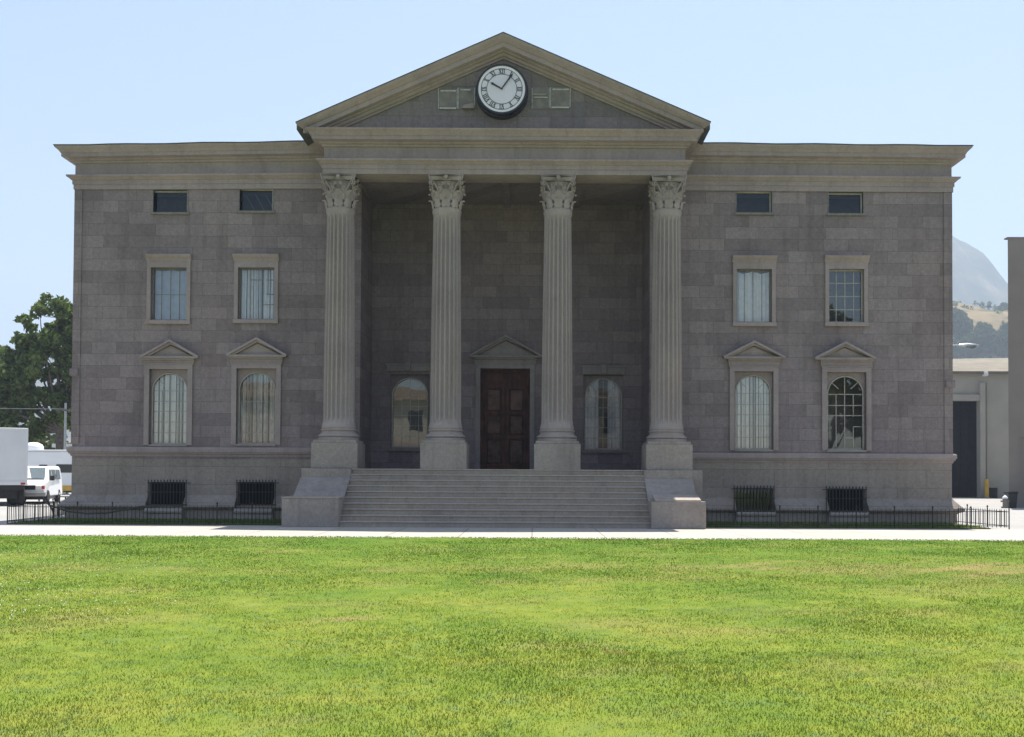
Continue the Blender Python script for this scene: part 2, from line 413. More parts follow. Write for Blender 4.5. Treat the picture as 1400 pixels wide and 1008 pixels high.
for s, (a0, a1) in (('left', (-16.3, -7.4)), ('right', (5.2, 14.25))):
    g = MB(); g.box(a0, a1, WALK1 + .005, 34.62, -.2, .03); tag(g.build('grass_strip', M['soil']), kind='structure')

def blades(name, xs, ys, hts, wds, mat, zb):
    n = len(xs); a = nrg.uniform(0, 2 * np.pi, n); lean = nrg.uniform(.1, 1.0, n) * hts; la = nrg.uniform(0, 2 * np.pi, n)
    v = np.zeros((n, 3, 3), np.float32)
    dx, dy = np.cos(a) * wds / 2, np.sin(a) * wds / 2
    v[:, 0] = np.stack([xs - dx, ys - dy, np.full(n, zb)], -1); v[:, 1] = np.stack([xs + dx, ys + dy, np.full(n, zb)], -1)
    v[:, 2] = np.stack([xs + np.cos(la) * lean, ys + np.sin(la) * lean, zb + hts], -1)
    me = bpy.data.meshes.new(name); me.vertices.add(3 * n); me.vertices.foreach_set('co', v.ravel())
    me.loops.add(3 * n); me.loops.foreach_set('vertex_index', np.arange(3 * n, dtype=np.int32))
    me.polygons.add(n); me.polygons.foreach_set('loop_start', np.arange(0, 3 * n, 3, dtype=np.int32))
    me.update(calc_edges=True)
    me.materials.append(mat)
    at = me.attributes.new('dry', 'FLOAT', 'POINT'); at.data.foreach_set('value', np.repeat(dryness(xs, ys), 3).astype(np.float32))
    o = bpy.data.objects.new(name, me); C.objects.link(o); return o
gx, gy, gh, gw = [], [], [], []
for y0, y1, dens, h, wd in ((3.6, 6.5, 4200, .027, .0055), (6.5, 9, 3300, .027, .0065), (9, 12.5, 1800, .027, .009), (12.5, 17, 950, .028, .012), (17, 21, 550, .028, .016), (21, WALK0, 380, .03, .02)):
    half0 = .62 * y1 + 1.0
    n = int(2 * half0 * (y1 - y0) * dens); x = nrg.uniform(-half0, half0, n); y = nrg.uniform(y0, y1, n)
    x += -.02 * y
    vary = .85 + .45 * field(x, y, 21, 3.0) + .5 * field(x, y, 22, 14.0)
    gx.append(x); gy.append(y); gh.append(h * vary * nrg.uniform(.5, 1.25, n)); gw.append(wd * nrg.uniform(.7, 1.3, n))
o = blades('grass', *map(np.concatenate, (gx, gy, gh, gw)), M['blade'], .03)
tag(o, 'short sunlit lawn grass with yellowing patches', 'grass', kind='stuff')
gx = np.concatenate([nrg.uniform(-16.25, -7.6, 6500), nrg.uniform(5.4, 14.2, 6500)]); gy = nrg.uniform(WALK1 + .03, 34.3, 13000)
o = blades('strip_grass', gx, gy, nrg.uniform(.04, .1, 13000), nrg.uniform(.015, .03, 13000), M['blade'], .028)
tag(o, 'shaded grass growing between the railings and the stone base', 'grass', kind='stuff')
fl = MB()
for k in range(200):
    y = rng.uniform(10.5, 21); x = -.53 * y + abs(rng.gauss(0, 1.0)) * y * .10; s = rng.uniform(.006, .010)
    fl.add([(x - s, y, .075), (x, y - s, .075), (x + s, y, .075), (x, y + s, .075), (x, y, .075 + s), (x, y, .075 - s)],
           [(0, 1, 4), (1, 2, 4), (2, 3, 4), (3, 0, 4), (1, 0, 5), (2, 1, 5), (3, 2, 5), (0, 3, 5)])
tag(fl.build('clover_flowers', M['petal']), 'scattered tiny white clover flowers in the lawn', 'flowers', kind='stuff')

# ================================================================== HILLS
KF = 1.6
def far_z(x, y):
    x, y = x / KF, y / KF
    z = 320 * np.exp(-(((x - 470) / 210) ** 2 + ((y - 1340) / 230) ** 2)) + 150 * np.exp(-(((x - 900) / 330) ** 2 + ((y - 1400) / 260) ** 2)) \
        + 120 * np.exp(-(((x + 250) / 420) ** 2 + ((y - 1350) / 240) ** 2)) + 150 * np.exp(-(((x + 800) / 330) ** 2 + ((y - 1300) / 240) ** 2))
    return z * (1 + .10 * field(x, y, 31, .012) + .05 * field(x, y, 32, .04) + .03 * field(x, y, 33, .1)) * KF - 12
tag(grid_mesh('mountain', M['mountain'], np.linspace(-1300, 1500, 230) * KF, np.linspace(820, 1650, 110) * KF, far_z)[0], kind='structure')
def mid_z(x, y):
    x, y = x / KF, y / KF
    z = 84 * np.exp(-(((x - 205) / 120) ** 2 + ((y - 470) / 110) ** 2)) + 26 * np.exp(-(((x + 300) / 160) ** 2 + ((y - 420) / 90) ** 2))
    return z * (1 + .10 * field(x, y, 41, .03) + .05 * field(x, y, 42, .1)) * KF - 4
tag(grid_mesh('hills', M['hill'], np.linspace(-560, 520, 190) * KF, np.linspace(270, 720, 110) * KF, mid_z)[0], kind='structure')
def hill_at(x, y): return float(mid_z(np.array([x]), np.array([y]))[0])

# ================================================================== THE COURTHOUSE
YW, YP, YR = 34.65, 32.95, 37.1      # wing face, portico face, recess back wall
YT = 33.06                           # tympanum
XL, XR = -15.88, 14.46               # wing corners
RL, RR = -5.97, 4.03                 # recess sides
ZA, ZTOP = 11.50, 12.87
ZF = 1.79                            # landing
PL, PR = UX(444, YP, 225), UX(936, YP, 225)      # portico entablature ends
CL0, CL1, CR0, CR1 = -7.58, -5.86, 3.60, 5.28     # cheek walls
ch = thing('courthouse', 'grey stone courthouse with four fluted columns, wide steps and a clock in the gable', 'building', (-.95, 33, 0))
WINS = {}

# ---- windows: pixel boxes (x0, x1, y0, y1) of the openings
ATTIC = [(210, 256, 260, 291), (328, 373, 257.5, 289), (1007, 1055, 261, 291.5), (1133, 1180, 263, 292.5)]
UPPER = [(207, 255, 366, 438), (326, 375, 366, 437), (1007, 1055, 368, 441), (1133, 1181, 368, 441)]
LOWER = [(205, 256, 505, 608), (324, 377, 504, 607.5), (1004, 1057, 508, 615), (1130, 1184, 509, 615.5)]
CELLAR = [(204, 253, 659, 690), (325, 375, 659, 690), (1005, 1057, 667, 699), (1131, 1183, 668, 699)]
def rect(b, Y): 
    x0, z1 = U(b[0], b[2], Y); x1, z0 = U(b[1], b[3], Y)
    return (x0, x1, z0, z1)
rA, rU, rL, rC = [[rect(b, YW) for b in g_] for g_ in (ATTIC, UPPER, LOWER, CELLAR)]
allr = rA + rU + rL + rC
b = MB()
for lo, hi, sel in ((XL, RL, lambda r: r[0] < 0), (RR, XR, lambda r: r[0] > 0)):
    b.wall(lo, hi, 2.1, ZA + .2, YW, [r for r in allr if sel(r) and r[2] > 2.1], .30)
b.quad((XL, YW, 0), (XL, YW, ZTOP - .2), (XL, 52, ZTOP - .2), (XL, 52, 0)); b.quad((XR, YW, 0), (XR, 52, 0), (XR, 52, ZTOP - .2), (XR, YW, ZTOP - .2))
b.quad((XL, 52, 0), (XL, 52, ZTOP - .2), (XR, 52, ZTOP - .2), (XR, 52, 0))
b.build('wall', M['wall'], ch)
for lo, hi, sel in ((XL, CL0, lambda r: r[0] < 0), (CR1, XR, lambda r: r[0] > 0)):
    b = MB(); b.wall(lo, hi, 0, 2.1, YW - .004, [r for r in rC if sel(r)], .34)
    b.build('basement_wall', M['base'], ch)
# recess
dr = rect((657, 724, 504, 642), YR); wl = rect((534, 586, 512, 612), YR); wr = rect((798, 852, 513, 615), YR)
dr = (dr[0], dr[1], ZF, dr[3])
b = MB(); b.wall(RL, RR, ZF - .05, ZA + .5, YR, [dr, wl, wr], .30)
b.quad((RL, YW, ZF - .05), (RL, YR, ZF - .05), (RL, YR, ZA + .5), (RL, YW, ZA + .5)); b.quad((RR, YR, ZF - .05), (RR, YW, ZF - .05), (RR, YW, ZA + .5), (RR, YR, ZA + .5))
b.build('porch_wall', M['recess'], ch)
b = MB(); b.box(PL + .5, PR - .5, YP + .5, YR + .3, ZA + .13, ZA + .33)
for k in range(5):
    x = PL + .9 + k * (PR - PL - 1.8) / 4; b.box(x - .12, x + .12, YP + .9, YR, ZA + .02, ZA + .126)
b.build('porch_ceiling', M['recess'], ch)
b = MB(); b.box(XL + .3, RL - .25, YW + 1.7, YW + 1.9, .2, ZA); b.box(RR + .25, XR - .3, YW + 1.7, YW + 1.9, .2, ZA); b.box(RL, RR, YR + 1.7, YR + 1.9, ZF, 8)
for z in (2.3, 5.9, 9.1):
    b.box(XL + .3, RL - .3, YW + .4, YW + 1.69, z - .1, z); b.box(RR + .3, XR - .3, YW + .4, YW + 1.69, z - .1, z)
b.build('interior_wall', M['plaster'], ch)
b = MB(); b.box(XL + .15, XR - .15, YW + .15, 51.8, ZTOP - .16, ZTOP - .06); b.build('roof', M['roof'], ch)

# ---- entablatures
def entab(e):
    return [(-.9, ZA + e), (.06, ZA + e), (.06, 11.66), (.09, 11.665), (.09, 11.80), (.13, 11.815), (.17, 11.86), (.24, 11.90), (.25, 11.955), (.02, 11.985), (.02, 12.38),
            (.08, 12.40), (.10, 12.45), (.17, 12.47), (.18, 12.53), (.36, 12.55), (.36, 12.665), (.385, 12.67), (.40, 12.71), (.46, 12.77), (.52, 12.82), (.54, ZTOP + e), (-.9, ZTOP + e - .01)]
def sagged(mb, x_in, x_out, top, bot):
    out = []
    for x, y, z in mb.v:
        t = min(max((x - x_in) / (x_out - x_in), 0), 1); k = min(max((z - ZA) / (ZTOP - ZA), 0), 1)
        out.append((x, y, z + .11 * k - t * (bot + (top - bot) * k) + (.012 * math.sin(x * 2.1) * k if k > .95 else 0)))
    mb.v = out; return mb
def densify(path, n):
    out = [path[0]]
    for p, q in zip(path, path[1:]):
        L = abs(p[0] - q[0]); m = n if L > 3 else 1
        out += [(p[0] + (q[0] - p[0]) * k / m, p[1] + (q[1] - p[1]) * k / m) for k in range(1, m + 1)]
    return out
b = MB(); b.sweep(densify([(XL, 52), (XL, YW), (PL + .6, YW)], 14), entab(-.004)); sagged(b, PL, XL, .19, .08); b.build('entablature', M['trim'], ch, smooth=25)
b = MB(); b.sweep(densify([(PR - .6, YW), (XR, YW), (XR, 52)], 14), entab(-.004)); sagged(b, PR, XR, .05, .02); b.build('entablature', M['trim'], ch, smooth=25)
b = MB(); b.sweep([(PL, YW + .5), (PL, YP), (PR, YP), (PR, YW + .5)], entab(0)); b.build('entablature', M['trim'], ch, smooth=25)

fp = [(.30, ZTOP + .002), (.55, ZTOP + .002), (.55, ZTOP + .034), (.30, ZTOP + .034)]
b = MB(); b.sweep(densify([(XL, 52), (XL, YW), (PL + .2, YW)], 14), fp); sagged(b, PL, XL, .19, .08); b.build('flashing', M['flashing'], ch)
b = MB(); b.sweep(densify([(PR - .2, YW), (XR, YW), (XR, 52)], 14), fp); sagged(b, PR, XR, .05, .02); b.build('flashing', M['flashing'], ch)
# ---- pediment
tx0, tz0 = U(404, 168, YT - .66); tx1, tz1 = U(972, 167.5, YT - .66); ax, az = U(688, 45, YT - .66)
def ztop(x): return tz0 + (az - tz0) * (x - tx0) / (ax - tx0) if x < ax else tz1 + (az - tz1) * (tx1 - x) / (tx1 - ax)
prof = [(.66, 0), (.645, -.04), (.60, -.10), (.52, -.16), (.49, -.20), (.455, -.205), (.45, -.225), (.45, -.36), (.27, -.385), (.26, -.43), (.19, -.45), (.15, -.52), (.08, -.555), (.07, -.60), (-.2, -.60), (-.2, 0)]
b = MB(); n = len(prof)
for sgn, tx in ((1, tx0), (-1, tx1)):
    vs = []
    for last in (0, 1):
        for d, h in prof:
            x = ax if last else tx + sgn * (.66 - d) * .95
            vs.append((x, YT - d, ztop(x) + h))
    fs = [(k, (k + 1) % n, (k + 1) % n + n, k + n) if sgn < 0 else (k, k + n, (k + 1) % n + n, (k + 1) % n) for k in range(n)]
    fs.append(tuple(range(n)))
    b.add(vs, fs)
b.build('raking_cornice', M['trim'], ch, smooth=25)
b = MB(); zb = ZTOP - .05
b.add([(tx0 + .5, YT, zb), (tx1 - .5, YT, zb), (ax, YT, az - .3)], [(0, 1, 2)]); b.build('gable_wall', M['gable'], ch)
b = MB()
for tx in (tx0, tx1):
    p = [(tx, YT - .5, ztop(tx) - .01), (ax, YT - .5, az - .01), (ax, 47, az - .01), (tx, 47, ztop(tx) - .01)]
    q = [(x, y, z - .16) for x, y, z in p]
    b.add(p + q, [(0, 1, 2, 3), (7, 6, 5, 4), (0, 3, 7, 4), (0, 4, 5, 1), (2, 6, 7, 3)])
b.add([(tx0 + .4, 46.9, zb), (tx1 - .4, 46.9, zb), (ax, 46.9, az - .1)], [(0, 2, 1)])
for tx, s in ((tx0, 1), (tx1, -1)):
    b.quad((tx + s * .55, YT + .1, zb - .04), (tx + s * .55, 46.9, zb - .04), (tx + s * .55, 46.9, ztop(tx + s * .55)), (tx + s * .55, YT + .1, ztop(tx + s * .55)))
b.build('gable_roof', M['roof'], ch)
b = MB(); u = .012
for tx in (tx0, tx1):
    q0 = [(tx, YT - .67, ztop(tx) + .002), (ax, YT - .67, az + .002), (ax, YT - .3, az + .002), (tx, YT - .3, ztop(tx) + .002)]
    q1 = [(x, y, z + .032) for x, y, z in q0]; b.add(q0 + q1, [(0, 1, 2, 3), (7, 6, 5, 4), (0, 4, 5, 1), (2, 6, 7, 3), (0, 3, 7, 4)])
b.build('flashing', M['flashing'], ch)
# access hatches beside the clock
for x0, x1, y0, y1, top, botm, kind in ((600, 624.5, 121.5, 150, 1, 1, 0), (627, 648.5, 120, 149.5, .8, 0, 1), (728, 750.5, 121, 149, .5, 0, 0), (753, 779, 119.5, 149, 1, 1, 0)):
    a0, c1 = U(x0, y0, YT - .02); a1, c0 = U(x1, y1, YT - .02)
    b = MB(); b.box(a0, a1, YT - .02, YT - .002, c0, c1); h = b.build('access_hatch', M['hatch'], ch)
    b = MB(); t = .022
    b.box(a0 - t, a0, YT - .04, YT - .003, c0, c1)
    b.box(a1, a1 + t, YT - .035, YT - .003, c0 + .05, c1)
    if top > .6: b.box(a0 + .06, a0 + .06 + (a1 - a0 - .1) * top, YT - .05, YT - .021, c1 - .10, c1 - .055)
    else: b.box(a0 + .03, a1 - .04, YT - .05, YT - .021, c1 - .32, c1 - .29); b.box(a0 + .02, a1 - .1, YT - .05, YT - .021, c1 - .21, c1 - .19)
    if botm: b.box(a0 + .03, a1 - .02, YT - .06, YT - .021, c0 + .01, c0 + .06)
    b.build('trim_strip', M['pale_strip'], h)
    if kind:
        b = MB(); b.prism([(a0 + .12, c0 - .01), (a1 - .01, c0 - .01), (a1 - .02, c0 + .16), (a0 + .2, c0 + .10)], YT - .16, YT - .02); b.build('box', M['trim'], h)

# ---- clock
YC = YT - .44
kx, kz = U(686, 122, YC); cr = 33.2 * YC / FPX
b = MB(); b.disc_y(kx, kz, cr - .02, cr + .035, YC - .03, YT + .05, 72); b.disc_y(kx, kz, cr + .033, cr + .075, YC + .16, YT + .05, 72)
clock = b.build('clock', M['black'], ch, smooth=40)
b = MB(); b.disc_y(kx, kz, 0, cr - .015, YC, YC + .05, 72); b.build('clock_face', M['clock_white'], clock, smooth=40)
b = MB(); b.disc_y(kx, kz, 0, cr * .845, YC - .004, YC - .001, 72); b.build('dial', M['clock_pale'], clock, smooth=40)
b = MB(); yn = YC - .008
for r in (.855, .625): b.disc_y(kx, kz, cr * r - .008, cr * r + .008, yn - .004, yn, 72)
def stroke(mb, ang, rmid, p, q, wd):
    "stroke from p to q in numeral space (u across, v outward, in metres)"
    ra = math.radians(ang); out = Vector((math.sin(ra), math.cos(ra))); ac = Vector((math.cos(ra), -math.sin(ra)))
    A = out * (rmid + p[1]) + ac * p[0]; B = out * (rmid + q[1]) + ac * q[0]; nrm = (B - A).normalized(); nrm = Vector((-nrm.y, nrm.x)) * wd / 2
    pts = [A - nrm, A + nrm, B + nrm, B - nrm]
    mb.prism([(kx + v.x, kz + v.y) for v in pts][::-1], yn - .004, yn)
NUM = {1: 'I', 2: 'II', 3: 'III', 4: 'IV', 5: 'V', 6: 'VI', 7: 'VII', 8: 'VIII', 9: 'IX', 10: 'X', 11: 'XI', 12: 'XII'}
hh = cr * .085; rm = cr * .74
for k, sx in NUM.items():
    wds = {'I': .055, 'V': .105, 'X': .105}; tot = sum(wds[c] for c in sx); u = -tot / 2
    for c in sx:
        m = u + wds[c] / 2
        if c == 'I': stroke(b, k * 30, rm, (m, -hh), (m, hh), .024)
        elif c == 'V': stroke(b, k * 30, rm, (m - .036, hh), (m, -hh), .026); stroke(b, k * 30, rm, (m + .036, hh), (m, -hh), .012)
        else: stroke(b, k * 30, rm, (m - .036, hh), (m + .036, -hh), .026); stroke(b, k * 30, rm, (m + .036, hh), (m - .036, -hh), .012)
        u += wds[c]
    stroke(b, k * 30, rm, (-tot / 2, hh), (tot / 2, hh), .009); stroke(b, k * 30, rm, (-tot / 2, -hh), (tot / 2, -hh), .009)
b.build('numerals', M['black'], clock)
def hand(name, ang, L, wd, yy):
    ra = math.radians(ang); o_ = Vector((math.sin(ra), math.cos(ra))); a_ = Vector((math.cos(ra), -math.sin(ra)))
    pts = [o_ * -.03 + a_ * -wd * .35, o_ * (L * .72) + a_ * -wd * .5, o_ * (L * .82) + a_ * -wd * .75, o_ * L, o_ * (L * .82) + a_ * wd * .75, o_ * (L * .72) + a_ * wd * .5, o_ * -.03 + a_ * wd * .35]
    q = MB(); q.prism([(kx + v.x, kz + v.y) for v in pts], yy, yy + .012); q.v = q.v; return q.build(name, M['black'], clock)
hand('hour_hand', 299.5, cr * .54, .055, YC - .035); hand('minute_hand', 36, cr * .80, .05, YC - .055)

# ---- string course, plinth
for lo, hi, px, y0, y1 in ((XL, CL0 + .3, 270, 611.5, 624.5), (CR1 - .3, XR, 1130, 620, 633)):
    zt = UZ(y0, YW, px); zb_ = UZ(y1, YW, px); m = zt - zb_
    pr = [(-.1, zb_), (.03, zb_), (.05, zb_ + m * .22), (.09, zb_ + m * .30), (.10, zb_ + m * .45), (.13, zb_ + m * .48), (.13, zt - .05), (.11, zt - .01), (-.1, zt + .03)]
    b = MB(); side = [(XL, 51.5)] if lo == XL else []
    path = [(XL, 51.5), (XL, YW), (hi, YW)] if lo == XL else [(lo, YW), (XR, YW), (XR, 51.5)]
    b.sweep(path, pr); b.build('string_course', M['trim'], ch, smooth=25)
    # joints are cut by thin dark grooves
    zs = [r for r in rC if (r[0] < 0) == (lo == XL)]
    b = MB(); big = [(-.02, 0), (.13, 0), (.12, .34), (.18, .38), (.29, .42), (.315, .47), (.30, .53), (.06, .80), (.02, .86), (-.02, .86)]
    sill = [(-.02, 0), (.30, 0), (.30, .22), (.34, .24), (.38, .30), (.37, .36), (.30, .41), (-.02, .42)]
    cuts = [lo] + [v for r in zs for v in (r[0] - .02, r[1] + .02)] + [hi]
    b2 = MB()
    for k in range(0, len(cuts), 2):
        seg = [(cuts[k], YW), (cuts[k + 1], YW)]
        if k == 0 and lo == XL: seg = [(XL, 51.5), (XL, YW), (cuts[1], YW)]
        if k == len(cuts) - 2 and hi == XR: seg = [(cuts[k], YW), (XR, YW), (XR, 51.5)]
        b.sweep(seg, big)
    for k in range(1, len(cuts) - 1, 2):
        b2 = MB(); b2.sweep([(cuts[k] + .003, YW), (cuts[k + 1] - .003, YW)], sill); b2.build('plinth_sill', M['pedestal'], ch, smooth=50)
    b.build('plinth', M['base'], ch)
# corner strips
b = MB(); b.box(XL - .03, XL + .24, YW - .035, YW + .3, 2.6, ZA - .003); b.box(XL - .09, XL + .20, YW - .09, YW + .3, 4.95, 5.2); b.build('corner_strip', M['wall'], ch)
b = MB(); b.box(XR - .26, XR + .03, YW - .035, YW + .3, 2.4, ZA - .003); b.box(XR - .22, XR + .09, YW - .09, YW + .3, 4.7, 4.95); b.build('corner_strip', M['wall'], ch)

# ---- window parts
def curtain_mesh(x0, x1, z0, z1, y, folds, amp, gap=0.0, seed=0, sag=0.0, strips=0):
    r = random.Random(seed); b = MB(); n = 56; ph = r.uniform(0, 6); m = 6
    sides = ((x0, (x0 + x1) / 2 - gap / 2), ((x0 + x1) / 2 + gap / 2, x1))
    if strips:
        wts = [r.uniform(.6, 1.6) for _ in range(strips)]; tot = sum(wts); cum = [x0 + (x1 - x0) * sum(wts[:k]) / tot for k in range(strips + 1)]
        sides = [(a_ + r.uniform(.008, .035), b_ - r.uniform(.005, .03)) for a_, b_ in zip(cum, cum[1:])]; n = 16; folds = 2.5
    for side in sides:
        vs = []; fs = []; mod = r.uniform(2, 4)
        for j in range(m + 1):
            v = j / m
            for i in range(n + 1):
                u = i / n; x = side[0] + (side[1] - side[0]) * u
                d = amp * math.sin(u * folds * math.pi + ph + .5 * math.sin(u * mod * 3)) + amp * .5 * math.sin(u * folds * 2.7 + ph * 2 + v)
                vs.append((x, y + d, z1 - (z1 - z0) * v - sag * (1 - v) * math.sin(u * math.pi) * .5))
        for j in range(m):
            for i in range(n): a = j * (n + 1) + i; fs.append((a, a + n + 1, a + n + 2, a + 1))
        b.add(vs, fs)
    return b
def arch_pts(x0, x1, z0, zt, n=18):
    r = (x1 - x0) / 2; cx = (x0 + x1) / 2; zc = zt - r * 1.0
    return [(cx - r * math.cos(math.pi * k / n), zc + r * math.sin(math.pi * k / n)) for k in range(n + 1)], zc
def bar(mb, p, q, wd, y, th):
    A, B = Vector(p), Vector(q); d = (B - A).normalized(); nn = Vector((-d.y, d.x)) * wd / 2
    mb.prism([tuple(A - nn), tuple(B - nn), tuple(B + nn), tuple(A + nn)], y, y + th)
def arched(r, Y, surround, bars, cur, frame='frame', seed=1):
    x0, x1, z0, z1 = r; xa, xb = x0 + .06, x1 - .06; zt = z1 - .13
    win = surround
    pts, zc = arch_pts(xa, xb, z0, zt)
    b = MB(); y = Y + .13
    for (px0, pz0), (px1, pz1) in zip(pts, pts[1:]):
        b.quad((px0, y, pz0), (px1, y, pz1), (px1, y, z1), (px0, y, z1)); b.quad((px0, y, pz0), (px0, y + .1, pz0), (px1, y + .1, pz1), (px1, y, pz1))
    b.box(x0, xa, y, y + .1, z0, z1); b.box(xb, x1, y, y + .1, z0, z1); b.build('spandrel', M['trim' if Y == YW else 'recess'], win)
    b = MB(); out = [(xa, z0 + .02)] + pts + [(xb, z0 + .02)]
    path3 = [(px_, Y + .115, pz_) for px_, pz_ in out]; b.tube(path3, .028 if bars == 'broken' else .024, 6); b.box(xa, xb, Y + .09, Y + .2, z0, z0 + .05)
    fy = Y + .17; W = xb - xa; wd = .027 if bars == 'broken' else .016
    def ztop_at(x): rr = W / 2; dx = x - (xa + xb) / 2; return zc + math.sqrt(max(rr * rr - dx * dx, 0))
    if bars:
        for f in (.26, .5, .74):
            x = xa + W * f; zt_ = ztop_at(x) if f == .5 else zc
            if bars == 'broken' and f != .5:
                bar(b, (x, z0), (x, z0 + (zc - z0) * (1.0 if f < .5 else .42)), wd, fy, .03)
                if f > .5: bar(b, (x, z0 + (zc - z0) * .6), (x, zc), wd, fy, .03)
            else: bar(b, (x, z0), (x, zt_), wd, fy, .03)
        for f in (0.22, .42, .62, .8, 1.0):
            z = z0 + (zc - z0) * f
            if bars == 'broken' and f in (.42, .22): bar(b, (xa + (W * .5 if f == .22 else W * .74), z), (xb if f == .42 else xa + W * .74, z), wd, fy + .003, .024)
            else: bar(b, (xa, z), (xb, z), wd, fy + .003, .024)
        for a_ in (42, 138):
            ca, sa = math.cos(R(a_)), math.sin(R(a_)); rr = W / 2; c_ = (xa + xb) / 2
            bar(b, (c_ + ca * rr * .45, zc + sa * rr * .45), (c_ + ca * rr, zc + sa * rr), wd, fy + .002, .026)
    b.build('sash', M[frame], win, smooth=40)
    b = MB(); b.add([(x, fy + .015, z) for x, z in [(xa, z0)] + [(xb, z0)] + pts[::-1]], [tuple(range(len(pts) + 2))]); b.build('pane', M['glass_dull' if Y == YR and x0 > 0 else 'glass'], win)
    if cur:
        curtain_mesh(xa - .05, xb + .05, z0, z1, Y + .26, cur[1], cur[2], cur[3], seed, 0, cur[4]).build('curtain', M[cur[0]], win, smooth=80)

def pediment_surround(r, apex, eaves, Y):
    x0, x1, z0, z1 = r; b = MB()
    ex0, ez = U(eaves[0], eaves[2], Y - .2); ex1, _ = U(eaves[1], eaves[2], Y - .2); axx, azz = U(apex[0], apex[1], Y - .2); axx = (ex0 + ex1) / 2
    fw = .17
    b.box(x0 - fw, x0, Y - .07, Y + .02, z0 - .02, z1); b.box(x1, x1 + fw, Y - .07, Y + .02, z0 - .02, z1)          # jambs
    b.box(x0 - fw, x1 + fw, Y - .072, Y + .02, z1, z1 + .16)                                                          # head
    b.box(x0 - fw - .03, x1 + fw + .03, Y - .10, Y + .02, z1 + .16, z1 + .20)
    zl = ez - .08
    b.box(x0 - fw - .04, x1 + fw + .04, Y - .055, Y + .02, z1 + .20, zl - .06)
    b.box(x0 - fw - .07, x1 + fw + .07, Y - .13, Y + .02, zl - .06, zl)
    b.box(ex0 + .03, ex1 - .03, Y - .20, Y + .02, zl, zl + .075)                                                     # bed cornice
    th = .15; k = (azz - ez) / ((ex1 - ex0) / 2)
    for s, xe in ((1, ex0), (-1, ex1)):
        xm = xe + s * .16
        poly = [(xe, ez), (axx, azz), (axx, azz - .085), (xe + s * .02, ez - .085 + k * .02)]
        b.prism(poly if s < 0 else poly[::-1], Y - .24, Y + .02)
        poly = [(xm, ez - .085 + k * .16), (axx, azz - .083), (axx, azz - .085 - th * .55), (xm + th * .9, ez - .08 + k * .16 - .005)]
        b.prism(poly if s < 0 else poly[::-1], Y - .16, Y + .02)
    b.prism([(ex0 + .25, zl + .07), (ex1 - .25, zl + .07), (axx, azz - .2)], Y - .05, Y + .02)
    return b
for i, r in enumerate(rL):
    ap = [(229, 464), (350, 461), (1031, 465.5), (1157, 467)][i]; ev = [(192, 271, 486.5), (309, 392, 484.5), (989, 1074, 487), (1114, 1198, 488.5)][i]
    b = pediment_surround(r, ap, ev, YW); b.box(r[0], r[1], YW - .05, YW + .2, r[2] - .06, r[2])
    win = b.build('arched_window', M['trim'], ch)
    arched(r, YW, win, 'broken' if i == 3 else 'full', [('curtain', 9, .03, .0, 7), ('curtain_dim', 10, .03, .0, 9), ('curtain', 13, .03, 0, 10), None][i], seed=i + 3)
for i, r in enumerate(rU):
    x0, x1, z0, z1 = r; b = MB(); fw = .13
    b.box(x0 - fw, x0, YW - .06, YW + .02, z0 - .01, z1); b.box(x1, x1 + fw, YW - .06, YW + .02, z0 - .01, z1)
    b.box(x0 - fw, x1 + fw, YW - .058, YW + .02, z1, z1 + .22); b.sweep([(x0 - fw - .03, YW), (x1 + fw + .03, YW)], [(-.02, z1 + .22), (.07, z1 + .22), (.09, z1 + .28), (.15, z1 + .34), (.19, z1 + .40), (.20, z1 + .44), (-.02, z1 + .46)])
    b.box(x0 - fw - .02, x1 + fw + .02, YW - .11, YW + .02, z0 - .14, z0 - .01)
    win = b.build('upper_window', M['trim'], ch)
    b = MB(); f = .045; fy = YW + .14
    b.box(x0, x0 + f, fy, fy + .06, z0, z1); b.box(x1 - f, x1, fy, fy + .06, z0, z1); b.box(x0 + f, x1 - f, fy, fy + .06, z0, z0 + f); b.box(x0 + f, x1 - f, fy, fy + .06, z1 - f, z1)
    W, H = x1 - x0, z1 - z0
    vx, hz = [((.5, .25, .75), (.5,)), ((.3, .62), ()), ((.25, .5, .75), ()), ((.25, .5, .75), (.25, .5, .75))][i]
    t = .026 if i == 3 else .014
    for u in vx: b.box(x0 + W * u - t / 2, x0 + W * u + t / 2, fy + .01, fy + .04, z0 + f, z1 - f)
    for u in hz: b.box(x0 + f, x1 - f, fy + .013, fy + .037, z0 + H * u - t / 2, z0 + H * u + t / 2)
    if i == 1:
        for (u0, u1, v) in ((.3, .62, .78), (.62, .98, .3), (.75, .98, .78), (.75, .98, .5)): b.box(x0 + W * u0, x0 + W * u1, fy + .013, fy + .037, z0 + H * v - .01, z0 + H * v + .01)
        b.box(x0 + W * .78, x0 + W * .78 + t, fy + .01, fy + .04, z0 + H * .5, z1 - f)
    b.build('sash', M['frame' if i == 3 else 'frame_dark'], win)
    b = MB(); b.quad((x0, fy + .03, z0), (x1, fy + .03, z0), (x1, fy + .03, z1), (x0, fy + .03, z1)); b.build('pane', M['glass'], win)
    cur = [('curtain_blue', 3, .012, 0, .10), ('curtain', 7, .06, .04, 0), ('curtain_blue', 6, .035, .0, .16), None][i]
    if cur: curtain_mesh(x0 - .02, x1 + .02, z0, z1 - .02, YW + .27, cur[1], cur[2], cur[3], 20 + i, cur[4], 6 if i == 1 else 0).build('curtain', M['curtain' if i in (1, 2) else cur[0]], win, smooth=80)
